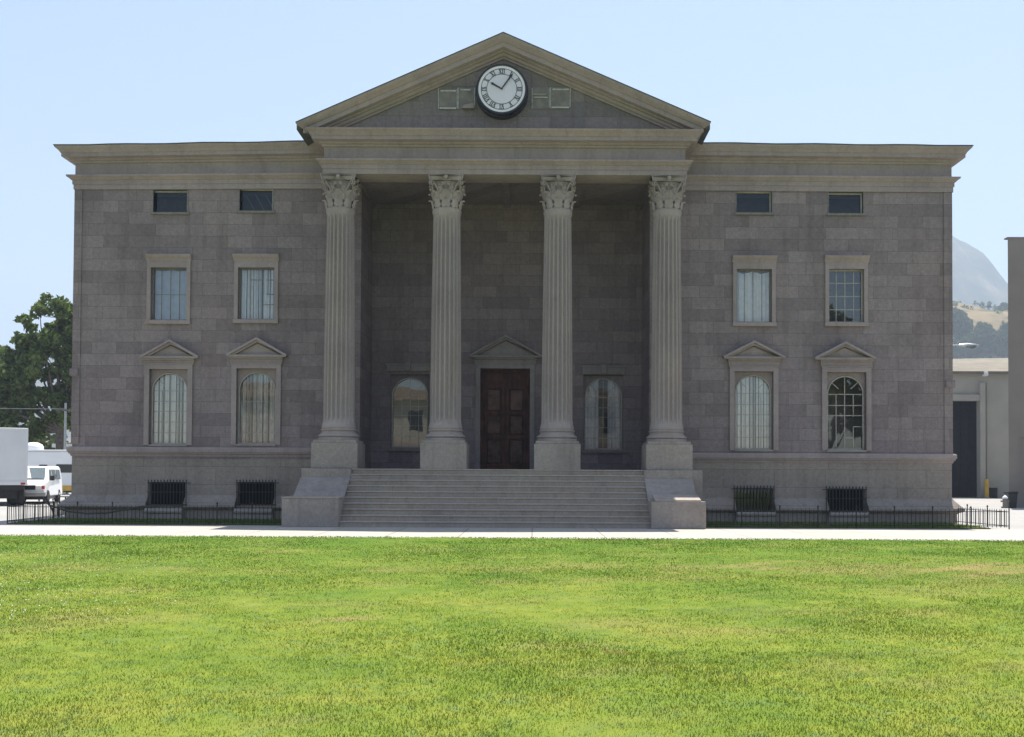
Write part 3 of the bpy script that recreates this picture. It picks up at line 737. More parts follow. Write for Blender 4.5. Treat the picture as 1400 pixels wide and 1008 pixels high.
for i, r in enumerate(rA):
    x0, x1, z0, z1 = r; b = MB(); f = .05
    b.box(x0 - .08, x1 + .08, YW - .08, YW + .02, z0 - .075, z0)
    b.box(x0 - .035, x0, YW - .015, YW + .2, z0, z1); b.box(x1, x1 + .035, YW - .015, YW + .2, z0, z1); b.box(x0 - .035, x1 + .035, YW - .017, YW + .2, z1, z1 + .05)
    win = b.build('attic_window', M['frame_dark'], ch)
    b = MB(); b.quad((x0, YW + .16, z0), (x1, YW + .16, z0), (x1, YW + .16, z1), (x0, YW + .16, z1)); b.build('pane', M['glass_dull'], win)
    b = MB(); b.box(x1 - f, x1, YW + .1, YW + .155, z0, z1); b.box(x0, x1 - f, YW + .1, YW + .155, z1 - .05, z1)
    if i == 1:
        for u in (.2, .5, .8): bar(b, (x0 + (x1 - x0) * (u - .15), z1 - .08), (x0 + (x1 - x0) * (u + .15), z0 + .1), .02, YW + .5, .02)
    b.build('sash', M['frame'], win)
for i, r in enumerate(rC):
    x0, x1, z0, z1 = r
    b = MB(); n = 12; x0, x1 = rect(CELLAR[i], YW - .33)[:2]
    ztp = z1 + .03; zbt = z0 - .04
    for k in range(n + 1):
        x = x0 - .03 + (x1 - x0 + .06) * k / n
        b.tube([(x, YW - .33, zbt), (x, YW - .33, ztp), (x, YW - .33, ztp + .07)], [.017, .017, .004], 6)
        b.lathe([(.02, ztp - .005), (.026, ztp + .012), (.02, ztp + .03)], x, YW - .33, 6)
    for z in (zbt + .04, (zbt + ztp) / 2 + .05, ztp - .06): b.box(x0 - .06, x1 + .06, YW - .345, YW - .315, z - .014, z + .014)
    for x in (x0 - .05, x1 + .05):
        for z in (zbt + .04, ztp - .06): b.box(x - .012, x + .012, YW - .32, YW + .02, z - .013, z + .013)
    gr = b.build('basement_window', M['iron'], ch, smooth=40)
    x0, x1 = r[:2]; b = MB(); b.quad((x0, YW + .26, z0), (x1, YW + .26, z0), (x1, YW + .26, z1), (x0, YW + .26, z1)); b.build('pane', M['void'] if i != 2 else M['glass_dull'], gr)  # all but one pane: black sheet painted in for the unlit cellar behind

# ---- porch windows and door
for r, lp, cur, sd in ((wl, (529, 588, 497, 508), None, 8), (wr, (796, 854, 500, 512), ('curtain', 6, .05, .34, 0), 9)):
    x0, z1 = U(lp[0], lp[2], YR); x1, z0 = U(lp[1], lp[3], YR)
    b = MB(); b.box(x0, x1, YR - .07, YR + .02, z0, z1 - .06); b.box(x0 - .04, x1 + .04, YR - .10, YR + .02, z1 - .06, z1)
    c_ = (x0 + x1) / 2; b.prism([(c_ - .08, z0 + .02), (c_ + .08, z0 + .02), (c_ + .10, z1 + .03), (c_ - .10, z1 + .03)], YR - .165, YR + .02)
    win = b.build('porch_window', M['porch_trim'], ch)
    b = MB(); b.box(r[0] - .08, r[1] + .08, YR - .10, YR + .05, r[2] - .14, r[2]); b.build('sill', M['recess'], win)
    arched(r, YR, win, 'full', cur, seed=sd)
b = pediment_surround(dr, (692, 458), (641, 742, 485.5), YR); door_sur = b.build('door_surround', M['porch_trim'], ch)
x0, x1, z0, z1 = dr; b = MB(); fy = YR + .22; mid_ = (x0 + x1) / 2
b.box(x0, x0 + .09, fy - .02, fy + .08, z0, z1); b.box(x1 - .09, x1, fy - .02, fy + .08, z0, z1); b.box(x0 + .09, x1 - .09, fy - .02, fy + .08, z1 - .12, z1)
zt = z1 - .52; b.box(x0 + .09, x1 - .09, fy - .02, fy + .08, zt - .07, zt); b.box(x0 + .09, x1 - .09, fy + .03, fy + .07, zt, z1 - .12)
b.box(x0 + .2, mid_ - .06, fy - .01, fy + .029, zt + .08, z1 - .2); b.box(mid_ + .06, x1 - .2, fy - .01, fy + .029, zt + .08, z1 - .2)
door = b.build('door', M['wood'], ch, bevel=.008)
mid = (x0 + x1) / 2
for s, a0, a1 in ((-1, x0 + .09, mid - .008), (1, mid + .008, x1 - .09)):
    b = MB(); zt2 = zt - .07; b.box(a0, a1, fy + .085, fy + .12, z0 + .01, zt2)
    st = .13; lev = [z0 + .01, z0 + .22, z0 + 1.15, z0 + 1.30, z0 + 2.05, z0 + 2.18, zt2 - .14, zt2]
    for k in range(0, 8, 2): b.box(a0, a1, fy - .005, fy + .084, lev[k], lev[k + 1])
    for k in (1, 3, 5):
        b.box(a0, a0 + st, fy - .003, fy + .084, lev[k], lev[k + 1]); b.box(a1 - st, a1, fy - .003, fy + .084, lev[k], lev[k + 1])
        q = MB(); q.box(a0 + st + .055, a1 - st - .055, fy + .03, fy + .083, lev[k] + .055, lev[k + 1] - .055); q.build('panel', M['panel' if k == 5 else 'panel_dark'], door, bevel=.02)
    b.build('door_leaf', M['wood'], door, bevel=.012)
b = MB(); b.disc_y(mid - .02, z0 + 1.22, 0, .085, fy - .05, fy - .004, 20); b.tube([(mid - .02, fy - .05, z0 + 1.22), (mid - .02, fy - .11, z0 + 1.22)], [.03, .045], 12)
b.build('handle', M['iron'], door, smooth=40)

# ---- steps and cheek walls
b = MB(); ns = 10; rise = ZF / ns; Y0 = 30.55; tread = (32.68 - Y0) / (ns - 1)
poly = [(YR + .1, -.02), (YR + .1, ZF)]
for k in range(ns - 1, -1, -1):
    yy = Y0 + k * tread; zt_ = (k + 1) * rise
    poly += [(yy - .042, zt_), (yy - .05, zt_ - .012), (yy - .05, zt_ - .035), (yy - .04, zt_ - .042), (yy, zt_ - .05), (yy, zt_ - rise)]
poly[-1] = (Y0, -.02)
b.prism_x(poly[::-1], CL1 + .003, CR0 - .003)
b.build('steps', M['step'], ch)
for a0, a1, a2, a3 in ((PL - .55, CL1, PL - .3, CL1), (CR0, PR + .55, CR0, PR + .3)):
    b = MB(); b.box(a0, a1, 32.62, YW - .31, 0, ZF); b.box(a2, a3, YW - .309, YR, .1, ZF - .004); b.build('porch_base', M['pedestal'], ch)
for c0, c1, slab in ((CL0, CL1, 0), (CR0, CR1, 1)):
    b = MB()
    zt_ = .86 if not slab else .83
    o_ = -.02 if not slab else .05
    b.box(c0, c1 - (0 if not slab else .02), 30.42, 31.25, 0, zt_)
    b.add([], [])
    p = [(31.251, 0), (31.251, zt_ - .02), (31.35, zt_ + .06), (32.36, 1.50), (32.44, 1.50), (32.44, ZF - .006), (32.619, ZF - .006), (32.619, 0)]
    q0, q1 = (c0 + .12, c1 - .005) if not slab else (c0 + .005, c1 - .12)
    b.prism_x(p[::-1], q0, q1)
    k = b.build('cheek_wall', M['pedestal'], ch, bevel=.015)
    b = MB()
    if slab:
        p = [(30.47, zt_ + .003), (31.2, zt_ + .003), (31.2, zt_ + .20), (30.47, zt_ + .045)]
        b.prism_x(p, c0 + .12, c1 - .16)
    else: b.box(c0 - .02, c1 + .015, 30.40, 31.24, zt_ + .003, zt_ + .05)
    b.build('cap_slab', M['step'], k, bevel=.012)

# ---- columns
ZP, ZB, ZS = 2.72, 3.13, 10.40
YCOL = 33.42
b = MB(); nf = 20; sub = 8; rings = [0, .01, .025, .05, .2, .33, .5, .7, .85, .95, .975, .99, 1.0]
vs = []; fs = []; n = nf * sub
for t in rings:
    r = .515 - .005 * t - .075 * max(0, t - .12) ** 1.35
    fl_ = 1.0 if .03 < t < .97 else 0.0
    if t < .012: r += .045
    elif t < .03: r += .012
    if t > .985: r += .035
    for k in range(n):
        u = (k % sub) / sub; dep = .085 * fl_ * math.sin(math.pi * min(max((u - .13) / .74, 0), 1)) ** .55
        a_ = 2 * math.pi * k / n; vs.append(((r - dep) * math.cos(a_), (r - dep) * math.sin(a_), ZB + t * (ZS - ZB)))
for i in range(len(rings) - 1):
    for k in range(n): k2 = (k + 1) % n; fs.append((i * n + k, i * n + k2, (i + 1) * n + k2, (i + 1) * n + k))
b.add(vs, fs)
col_locs = [(UX(464.5, YCOL, 450), YCOL), (UX(610, YCOL), YCOL), (UX(762, YCOL), YCOL), (UX(911.5, YCOL), YCOL)]
L0 = Vector(ch.location)
col = b.build('column', M['column'], ch, loc=Vector((col_locs[0][0], YCOL, 0)) - L0, smooth=30)
b = MB(); tor = lambda r, z0, z1, bul: [(r + bul * math.sin(math.pi * k / 6), z0 + (z1 - z0) * k / 6) for k in range(7)]
b.lathe([(.66, ZP), (.66, ZP + .09)] + tor(.60, ZP + .09, ZP + .21, .075) + [(.60, ZP + .225), (.565, ZP + .25), (.555, ZP + .28), (.57, ZP + .305)] + tor(.555, ZP + .31, ZP + .385, .045) + [(.555, ZP + .40), (.53, ZB + .01)], n=48)
b.build('column_base', M['column'], col, smooth=40)
b = MB(); hw = .755; b.box(-hw, hw, -hw, hw, ZF, ZP - .09); b.box(-hw + .05, hw - .05, -hw + .05, hw - .05, ZP - .089, ZP); b.build('pedestal', M['pedestal'], col, bevel=.012)
# capital
b = MB(); zc0 = ZS; hc = ZA - ZS - .004
b.lathe([(.455, zc0 - .02), (.475, zc0 + .0), (.475, zc0 + .035), (.40, zc0 + .045), (.39, zc0 + .3), (.40, zc0 + .6), (.45, zc0 + .82), (.53, zc0 + hc - .15)], n=32)
def leaf(a, r0, z0, h, w_, curl):
    prof_ = [(0, 0, .8), (.012, .35, 1.0), (.03, .6, 1.0), (.07, .82, .85), (.125, .98, .62), (.165, .97, .42), (.175, .86, .2)]
    ca, sa = math.cos(a), math.sin(a); vs = []; fs = []
    for i, (dr_, hz_, wf) in enumerate(prof_):
        r_ = r0 + dr_ * curl; z_ = z0 + hz_ * h; lob = 1 + (.18 if i % 2 else -.12)
        for u, inn in ((-1, -.03), (-.45, .012), (0, .03), (.45, .012), (1, -.03)):
            q = u * w_ / 2 * wf * (lob if abs(u) == 1 else 1); rr = r_ + inn
            vs.append((ca * rr - sa * q, sa * rr + ca * q, z_ - (.03 * h if abs(u) == 1 and i % 2 == 0 else 0)))
    for i in range(len(prof_) - 1):
        for k in range(4): p_ = i * 5 + k; fs.append((p_, p_ + 1, p_ + 6, p_ + 5))
    b.add(vs, fs)
for k in range(9):
    leaf(k * math.pi / 4.5 - math.pi / 2, .47, zc0 + .04, .30, .27, .7)
for k in range(8):
    leaf((k + .5) * math.pi / 4 - math.pi / 2, .49, zc0 + .52, .26, .15, .7)
    leaf(k * math.pi / 4 - math.pi / 2, .44, zc0 + .14, .46, .27, .9); leaf((k + .5) * math.pi / 4 - math.pi / 2, .44, zc0 + .28, .42, .24, .9)
for k in range(4):
    a_ = (k + .5) * math.pi / 2
    for s in (-1, 1):   # corner volutes
        pts = []; rs = []
        for i in range(20):
            t = i / 19
            if t < .45: u = t / .45; rr = .47 + .19 * u ** 1.6; z_ = zc0 + .48 + .42 * u; off = (.16 - .12 * u)
            else: u = (t - .45) / .55; th = u * 4.6; rad = .085 * (1 - .7 * u); rr = .67 + rad * math.sin(th); z_ = zc0 + .815 + rad * math.cos(th); off = .04
            ca, sa = math.cos(a_), math.sin(a_); pts.append((ca * rr - sa * off * s, sa * rr + ca * off * s, z_)); rs.append(.030 - .012 * t)
        b.tube(pts, rs, 6)
    a2 = k * math.pi / 2
    for s in (-1, 1):   # inner helices
        pts = []
        for i in range(14):
            t = i / 13
            if t < .5: u = t * 2; q = .20 - .10 * u; z_ = zc0 + .5 + .34 * u; rr = .49 + .06 * u
            else: th = (t - .5) * 2 * 4.2; rad = .055 * (1 - .6 * (t - .5) * 2); q = .10 - .0 - rad * math.sin(th) * .9; z_ = zc0 + .785 + rad * math.cos(th); rr = .56
            ca, sa = math.cos(a2), math.sin(a2); pts.append((ca * rr - sa * q * s, sa * rr + ca * q * s, z_))
        b.tube(pts, .02, 6)
    b.lathe([(.0, 0)], 0, 0, 3) if False else None
# abacus with hollowed sides
ab = []
hwid = .585
for k in range(4):
    a_ = k * math.pi / 2 - math.pi / 2; ca, sa = math.cos(a_), math.sin(a_)
    for i in range(9):
        u = -1 + 2 * i / 8; q = u * hwid; d = hwid - .10 * (1 - u * u) ** .8 if abs(u) < 1 else hwid
        if abs(u) == 1: d = hwid - .04; 
        ab.append((ca * d - sa * q, sa * d + ca * q))
na = len(ab)
for s0, s1, z0_, z1_ in ((.93, .99, hc - .20, hc - .05), (.99, 1.01, hc - .05, hc)):
    b.add([(x * s0, y * s0, zc0 + z0_) for x, y in ab] + [(x * s1, y * s1, zc0 + z1_) for x, y in ab],
          [tuple(range(na - 1, -1, -1)), tuple(range(na, 2 * na))] + [(i, (i + 1) % na, (i + 1) % na + na, i + na) for i in range(na)])
for k in range(4):
    a_ = k * math.pi / 2; cx_, cy_ = math.cos(a_) * .53, math.sin(a_) * .53
    b.lathe([(.02, zc0 + hc - .16), (.07, zc0 + hc - .12), (.08, zc0 + hc - .07), (.05, zc0 + hc - .02)], cx_, cy_, 8)
b.build('capital', M['column'], col, smooth=45)
for x, y in col_locs[1:]: copy_tree(col, ch, Vector((x, y, 0)) - L0)

# ================================================================== RAILINGS
def fence(run, label, name='iron_railing'):
    root = thing(name, label, 'fence', (*run[0], 0), group='black iron railings at the foot of the courthouse')
    for (xa, ya), (xb, yb) in zip(run, run[1:]):
        L = math.hypot(xb - xa, yb - ya); nb = max(1, round(L / 1.13)); ux, uy = (xb - xa) / L, (yb - ya) / L
        for i in range(nb):
            p = MB(); s0 = L * i / nb; s1 = L * (i + 1) / nb; m = 9
            for h in (.10, .54): p.tube([(xa + ux * s0, ya + uy * s0, h), (xa + ux * s1, ya + uy * s1, h)], .013, 4)
            for k in range(1, m):
                s = s0 + (s1 - s0) * k / m; x, y = xa + ux * s + rng.uniform(-.004, .004), ya + uy * s
                p.tube([(x, y, .05), (x + rng.uniform(-.006, .006), y, .56), (x, y, .62)], [.010, .010, .003], 4)
            p.build('railing_panel', M['iron'], root)
            if i or (xa, ya) == run[0]:
                q = MB(); x, y = xa + ux * s0, ya + uy * s0; q.tube([(x, y, 0), (x, y, .64)], .019, 6); q.lathe([(.012, .64), (.03, .665), (.03, .68), (.004, .72)], x, y, 8); q.build('post', M['iron'], root, smooth=40)
    for (x, y) in run[1:]:
        q = MB(); q.tube([(x, y, 0), (x, y, .64)], .019, 6); q.lathe([(.012, .64), (.03, .665), (.03, .68), (.004, .72)], x, y, 8); q.build('post', M['iron'], root, smooth=40)
    return root
fl0 = U(10, 720, 31.3)[0]
fence([(CL0 - .05, 31.3), (fl0, 31.3), (fl0 - .45, 35.2), (fl0 - 1.1, 38.0)], 'low black iron railing left of the steps, with a cable hung along it')
fr0 = U(1386, 723, 31.0)[0]
fence([(CR1 + .05, 31.3), (fr0, 31.3), (fr0 - .35, 35.0)], 'low black iron railing right of the steps, turning back beside the pale street')
b = MB(); pts = []
for (x, z, y) in ((-16.6, .05, 34.9), (-16.35, .32, 34.3), (-16.1, .66, 33.4), (-15.6, .70, 32.2), (-15.0, .60, 31.24), (-14.4, .40, 31.23), (-13.8, .34, 31.23), (-13.2, .36, 31.23), (-12.6, .48, 31.23), (-12.1, .57, 31.24), (-11.3, .60, 31.24), (-10.9, .59, 31.24)): pts.append((x, y, z))
b.tube(pts, .028, 8)
tag(b.build('cable', M['rubber'], smooth=60), 'thick black cable sagging along the railing left of the steps', 'cable')

# ================================================================== LEFT: VEHICLES AND TREES
def wheel(parent, x, y, r, wd, outer):
    "axle along local x; outer = +1 / -1 side that shows the rim"
    b = MB(); n = 28; prof_ = [(r * .58, -wd / 2), (r * .9, -wd / 2), (r, -wd / 2 + .04), (r, wd / 2 - .04), (r * .9, wd / 2), (r * .58, wd / 2)]
    vs = []; fs = []
    for rr, t in prof_:
        for k in range(n): a_ = 2 * math.pi * k / n; vs.append((x + t, y + rr * math.cos(a_), r + rr * math.sin(a_)))
    for i in range(len(prof_) - 1):
        for k in range(n): k2 = (k + 1) % n; fs.append((i * n + k, i * n + k2, (i + 1) * n + k2, (i + 1) * n + k))
    b.add(vs, fs); w_ = b.build('wheel', M['rubber'], parent, loc=(0, 0, 0), smooth=40)
    b = MB(); prof_ = [(r * .6, wd * .38), (r * .5, wd * .30), (r * .3, wd * .22), (r * .22, wd * .36), (.02, wd * .38)]; vs = []; fs = []
    for rr, t in prof_:
        for k in range(n): a_ = 2 * math.pi * k / n; vs.append((x + t * outer, y + rr * math.cos(a_), r + rr * math.sin(a_)))
    for i in range(len(prof_) - 1):
        for k in range(n): k2 = (k + 1) % n; fs.append((i * n + k, i * n + k2, (i + 1) * n + k2, (i + 1) * n + k))
    b.add(vs, fs); b.build('rim', M['chrome'], w_, smooth=40)

# van: local y forward = -y (front at y = 0, rear at y = 5.3), x across
vx = U(57, 692, 52)[0]
van = thing('van', 'white passenger van facing the camera between the box truck and the courthouse', 'van', (vx - .98, 52.2, -.03), R(16.5), local=True)
def van_body():
    prof_ = [(0.10, .42), (0.0, .62), (0.02, .95), (.10, 1.08), (.75, 1.22), (1.55, 1.88), (1.75, 1.98), (4.9, 2.0), (5.25, 1.9), (5.38, 1.2), (5.4, .5), (5.3, .38)]
    def half(z): return .98 if z < 1.15 else .98 - (z - 1.15) * .17
    vs = []; n = len(prof_)
    for s in (-1, 1):
        for y, z in prof_:
            hw_ = half(z); hw_ -= .10 if y < .05 else (.04 if y < .2 else 0)
            vs.append((s * hw_, y, z))
    b = MB(); fs = [tuple(range(n)), tuple(range(2 * n - 1, n - 1, -1))] + [(i, i + n, (i + 1) % n + n, (i + 1) % n) for i in range(n)]
    b.add(vs, fs); return b, half
vb, half = van_body(); body = vb.build('body', M['white_paint'], van, bevel=.05)
b = MB(); b.add([(-.80, .83, 1.31), (.80, .83, 1.31), (.72, 1.50, 1.865), (-.72, 1.50, 1.865)], [(0, 1, 2, 3)]); b.v = [(x, y - .03, z + .035) for x, y, z in b.v]; b.build('windscreen', M['windscreen'], van)
for s in (-1, 1):
    for y0, y1, y2, y3 in ((1.18, 1.52, 2.05, 2.05), (2.2, 2.2, 3.35, 3.35), (3.5, 3.5, 4.85, 4.75)):
        za, zb2 = 1.27, 1.80; b = MB()
        b.add([(s * (half(za) + .012), y0, za), (s * (half(za) + .012), y3, za), (s * (half(zb2) + .012), y2 if y2 != y3 else y3 - .0, zb2), (s * (half(zb2) + .012), y1, zb2)], [(0, 1, 2, 3)]); b.build('side_window', M['dark_glass'], van)
    b = MB(); b.box(s * .98, s * 1.20, 1.22, 1.34, 1.22, 1.48); b.build('mirror', M['black'], van, bevel=.02)
    b = MB(); b.box(s * .50, s * .78, -.03, .05, .78, .95); b.build('headlight', M['clear_lens'], van, bevel=.02)
    b = MB(); b.box(s * .785, s * .93, -.02, .12, .78, .95); b.build('indicator', M['red_lens'], van, bevel=.02)
    for y in (.95, 4.35): wheel(van, s * .86, y, .36, .24, s)
b = MB(); b.box(-.49, .49, -.02, .05, .74, .97); 
b.build('grille', M['black'], van)
b = MB(); b.box(-.99, .99, -.12, .16, .40, .62); b.build('bumper', M['grey_metal'], van, bevel=.03)
b = MB(); b.box(-.85, .85, .3, 5.2, .22, .42); b.build('underbody', M['black'], van)

# box truck, seen from behind with its right rear corner in the frame
tcx = U(39, 650, 49.5)[0]
truck = thing('box_truck', 'white box truck cut by the left edge, its dark rear wheel showing', 'truck', (tcx - 1.13, 49.5 - .62, -.03), R(29), local=True)
b = MB(); b.box(-1.25, 1.25, 0, 6.2, 1.16, 3.82); b.build('cargo_box', M['box_paint'], truck, bevel=.03)
b = MB()
for x in (-1.25, 1.17): b.box(x, x + .08, -.03, -.002, 1.2, 3.8)
b.box(-1.17, 1.17, -.03, -.002, 3.7, 3.8); b.box(-1.25, 1.25, -.05, -.002, 1.02, 1.2); b.build('door_frame', M['white_paint'], truck)
b = MB(); b.box(-1.1, 1.1, .06, 6.2, .78, 1.155); b.box(-.45, -.3, .3, 8.3, .6, .78); b.box(.3, .45, .3, 8.3, .6, .78); b.box(-1.1, .8, .55, .62, .35, .78); b.build('chassis', M['black'], truck)
for s in (-1, 1):
    b = MB(); b.box(s * .50, s * 1.05, .72, .75, .12, .78); b.build('mud_flap', M['rubber'], truck)
    wheel(truck, s * 1.02, 1.15, .47, .30, s); wheel(truck, s * .68, 1.15, .47, .28, s); wheel(truck, s * 1.0, 6.9, .47, .28, s)
    b = MB(); b.box(s * .95, s * 1.15, -.06, -.01, 1.04, 1.14); b.build('tail_light', M['red_lens'], truck)
b = MB(); b.box(-1.15, 1.15, 6.3, 7.3, .6, 2.45); b.box(-1.1, 1.1, 7.3, 8.4, .6, 1.5); b.build('cab', M['white_paint'], truck, bevel=.08)

# motorhome behind
mx0 = U(20, 650, 68)[0]; mx1 = U(93, 650, 68)[0]
mh = thing('trailer', 'long white production trailer with dark windows behind the van', 'trailer', (mx1 - 2, 68, -.03))
zt = UZ(616, 68, 60)
b = MB(); b.box(mx1 - 7.5, mx1 + 2.5, 68, 70.5, .55, zt - .06); b.build('body', M['white_paint'], mh, bevel=.08)
b = MB(); b.box(mx1 - 7.6, mx1 + 2.6, 67.93, 70.57, zt - .059, zt + .05); b.build('roof', M['white_paint'], mh, bevel=.03)
for a0, a1, c0, c1 in ((53, 64.5, 635.5, 646), (76.5, 100, 635, 646.5)):
    p0 = U(a0, c1, 67.97); p1 = U(a1, c0, 67.97); b = MB(); b.box(p0[0], p1[0], 67.95, 68.03, p0[1], p1[1]); b.build('window', M['dark_glass'], mh, bevel=.05)
p0 = U(79, 671, 67.97); p1 = U(105, 664, 67.97); b = MB(); b.box(p0[0], p1[0], 67.96, 68.02, p0[1], p1[1]); b.build('stripe', M['yellow'], mh)
b = MB(); b.box(mx1 - 7.2, mx1 + 2.2, 68.2, 70.3, .3, .56); b.build('chassis', M['black'], mh)
for x in (mx1 - 1.9, mx1 - 1.0, mx1 - 6.2):
    b = MB(); b.disc_y(x, .42, 0, .4, 67.98, 68.2, 20); b.build('wheel', M['rubber'], mh, smooth=40)
p0 = U(44, 615, 69); b = MB(); b.lathe([(.62, zt + .04), (.64, zt + .25), (.55, zt + .42), (.3, zt + .55), (.03, zt + .58)], p0[0] + .1, 69, 20); b.build('roof_dome', M['white_paint'], mh, smooth=60)
# pale shed roof behind the trailer
p0 = U(74, 612, 84); p1 = U(100, 606, 84)
sh = thing('shed', 'small grey shed with a white roof edge behind the trailer', 'shed', (p0[0] + 1, 84, 0))
b = MB(); b.box(p0[0] + .1, p0[0] + 4.2, 84, 87, -.03, p0[1]); b.build('wall', M['grey_metal'], sh)
b = MB(); b.box(p0[0] - .1, p0[0] + 4.4, 83.8, 87.2, p0[1] + .002, p0[1] + .32); b.build('roof', M['white_paint'], sh)

def leaves_mesh(name, clumps, size, mat, parent, seed, flat=.8):
    "clumps: (x, y, z, r, n); leaf-sized bent quads spread through each clump"
    r = np.random.default_rng(seed); V = []; n_all = 0
    for x, y, z, rad, n in clumps:
        d = r.normal(size=(n, 3)); d /= np.linalg.norm(d, axis=1)[:, None]
        p = d * (rad * r.uniform(.25, 1.0, n) ** .6)[:, None]; p[:, 2] *= flat; p += (x, y, z)
        a_ = r.normal(size=(n, 3)); a_ /= np.linalg.norm(a_, axis=1)[:, None]
        b_ = np.cross(a_, r.normal(size=(n, 3))); b_ /= np.linalg.norm(b_, axis=1)[:, None] + 1e-9
        s = (size * r.uniform(.6, 1.35, n))[:, None]
        q = np.stack([p - a_ * s, p + b_ * s * .55, p + a_ * s, p - b_ * s * .55], 1); V.append(q); n_all += n
    v = np.concatenate(V).reshape(-1, 3).astype(np.float32); n = n_all
    me = bpy.data.meshes.new(name); me.vertices.add(4 * n); me.vertices.foreach_set('co', v.ravel())
    me.loops.add(4 * n); me.loops.foreach_set('vertex_index', np.arange(4 * n, dtype=np.int32))
    me.polygons.add(n); me.polygons.foreach_set('loop_start', np.arange(0, 4 * n, 4, dtype=np.int32)); me.update(calc_edges=True)
    me.materials.append(mat); o = bpy.data.objects.new(name, me); C.objects.link(o)
    if parent: o.parent = parent; o.location = -parent.location
    return o
def tree(name, label, cat, base, th, tr, blobs, size, dens, mat, seed, group=None, clump=1.0, limbs=True):
    "blobs: crown lobes (dx, dy, z, radius); each is filled with small clumps on a limb of its own"
    r = random.Random(seed); root = thing(name, label, cat, base, group=group); bx, by, bz = base
    t = MB(); top = Vector((bx + r.uniform(-.3, .3), by, bz + th))
    t.tube([(bx, by, bz - .2), (bx + .05, by, bz + th * .3), (bx - .08 * tr, by + .1, bz + th * .65), top], [tr * 1.25, tr, tr * .85, tr * .7], 10)
    clumps = []
    for dx, dy, z, rad in blobs:
        c = Vector((bx + dx, by + dy, bz + z)); mid_ = (top + c) / 2 + Vector((r.uniform(-.4, .4), r.uniform(-.4, .4), -.1 * rad))
        if limbs: t.tube([top - Vector((0, 0, .3)), mid_, c], [tr * .38, tr * .2, tr * .07], 7)
        k = int(rad ** 2 * 3.4) + 3
        for _ in range(k):
            d = Vector((r.gauss(0, 1), r.gauss(0, 1), r.gauss(0, 1))).normalized() * rad * r.uniform(.3, 1.05)
            cr_ = clump * r.uniform(.4, .85); p = c + d * Vector((1, 1, .8)).length / 1.6
            clumps.append((p.x, p.y, p.z, cr_, int(dens * cr_ ** 2)))
            if limbs and r.random() < .5: t.tube([c, (c + p) / 2 + Vector((0, 0, -.1)), p], [tr * .09, tr * .06, .015], 5)
    t.build('trunk', M['bark'], root, smooth=60); leaves_mesh('crown', clumps, size, mat, root, seed)
    return root
def bxy(px, Y): return UX(px, Y, 600)
tree('broadleaf_tree', 'tall dark green broadleaf tree against the sky beside the courthouse', 'tree', (bxy(84, 78), 78, 0), 5.2, .48,
     [(-.5, 0, 13.7, 1.6), (-2.0, .6, 12.9, 1.5), (1.2, 0, 13.2, 1.6), (-3.2, 0, 11.0, 1.4), (-.8, -1, 10.6, 1.7), (2.2, .5, 10.6, 1.8), (-2.6, -.4, 8.6, 1.4), (-4.6, .6, 8.6, 1.5), (.4, .8, 8.2, 1.5),
      (2.6, 0, 8.0, 1.6), (-1.4, -.6, 6.6, 1.3), (-3.6, .4, 6.0, 1.1), (1.2, -1, 5.9, 1.2), (-5.6, 0, 7.0, 1.2), (-2.2, .4, 4.9, .9), (3.4, .6, 12.0, 1.4), (.2, .5, 11.8, 1.6), (-3.9, 0, 9.9, 1.2), (1.0, 0, 9.4, 1.3), (-.2, 0, 7.3, 1.1), (-3, 0, 4.4, .9), (-1.0, .3, 5.6, 1.0), (2.6, 0, 6.2, 1.3), (-4.4, 0, 5.0, .9), (-1.9, 0, 9.8, 1.2), (-2.9, .2, 7.3, 1.0)], .23, 230, M['leaf'], 3, clump=1.0)
tree('broadleaf_tree', 'shorter dark green tree at the left edge above the box truck', 'tree', (bxy(-24, 84), 84, 0), 4.6, .4,
     [(.6, 0, 10.2, 1.7), (1.9, .4, 8.6, 1.6), (-1.6, 0, 9.2, 1.6), (.4, -.6, 7.4, 1.6), (2.4, .4, 6.6, 1.2), (-2, 0, 7, 1.5), (1.6, 0, 5.4, .9)], .24, 230, M['leaf2'], 5)
for px, Y, h, lab, sd in ((60, 95, 5.6, 'rounded olive shrub behind the trailer, left of the tree trunk', 8), (46, 92, 4.6, 'low grey green shrub behind the box truck and trailer roof', 9), (74, 98, 6.4, 'taller dusty shrub close behind the tree trunk', 12)):
    tree('shrub', lab, 'shrub', (bxy(px, Y), Y, 0), h * .4, .12, [(-.5, 0, h * .45, h * .26), (.7, .3, h * .55, h * .26), (0, -.3, h * .75, h * .24), (-.9, 0, h * .25, h * .24), (.8, 0, h * .28, h * .25)], .2, 130, M['shrub_leaf'], sd, group='shrubs behind the trailer', clump=.8)
# utility pole with a wire
pxx = bxy(89, 74)
up = thing('utility_pole', 'slim pale utility pole beside the tree trunk', 'pole', (pxx, 74, 0))
b = MB(); b.tube([(pxx, 74, -.1), (pxx, 74, 6.75)], [.11, .08], 10); b.build('shaft', M['grey_metal'], up, smooth=60)
zw = UZ(560, 74, 60); b = MB(); b.box(pxx - .6, pxx + .6, 73.82, 73.89, zw - .12, zw); b.build('crossarm', M['bark'], up)
b = MB(); b.tube([(pxx - 30 + k * 3.75 , 73.85, zw + .02 + .18 * ((k - 8) / 8) ** 2 * .4 + (.02)) for k in range(9)], .02, 5); tag(b.build('overhead_wire', M['grey_metal']), 'pale overhead wire strung across the tree to the pole', 'wire')

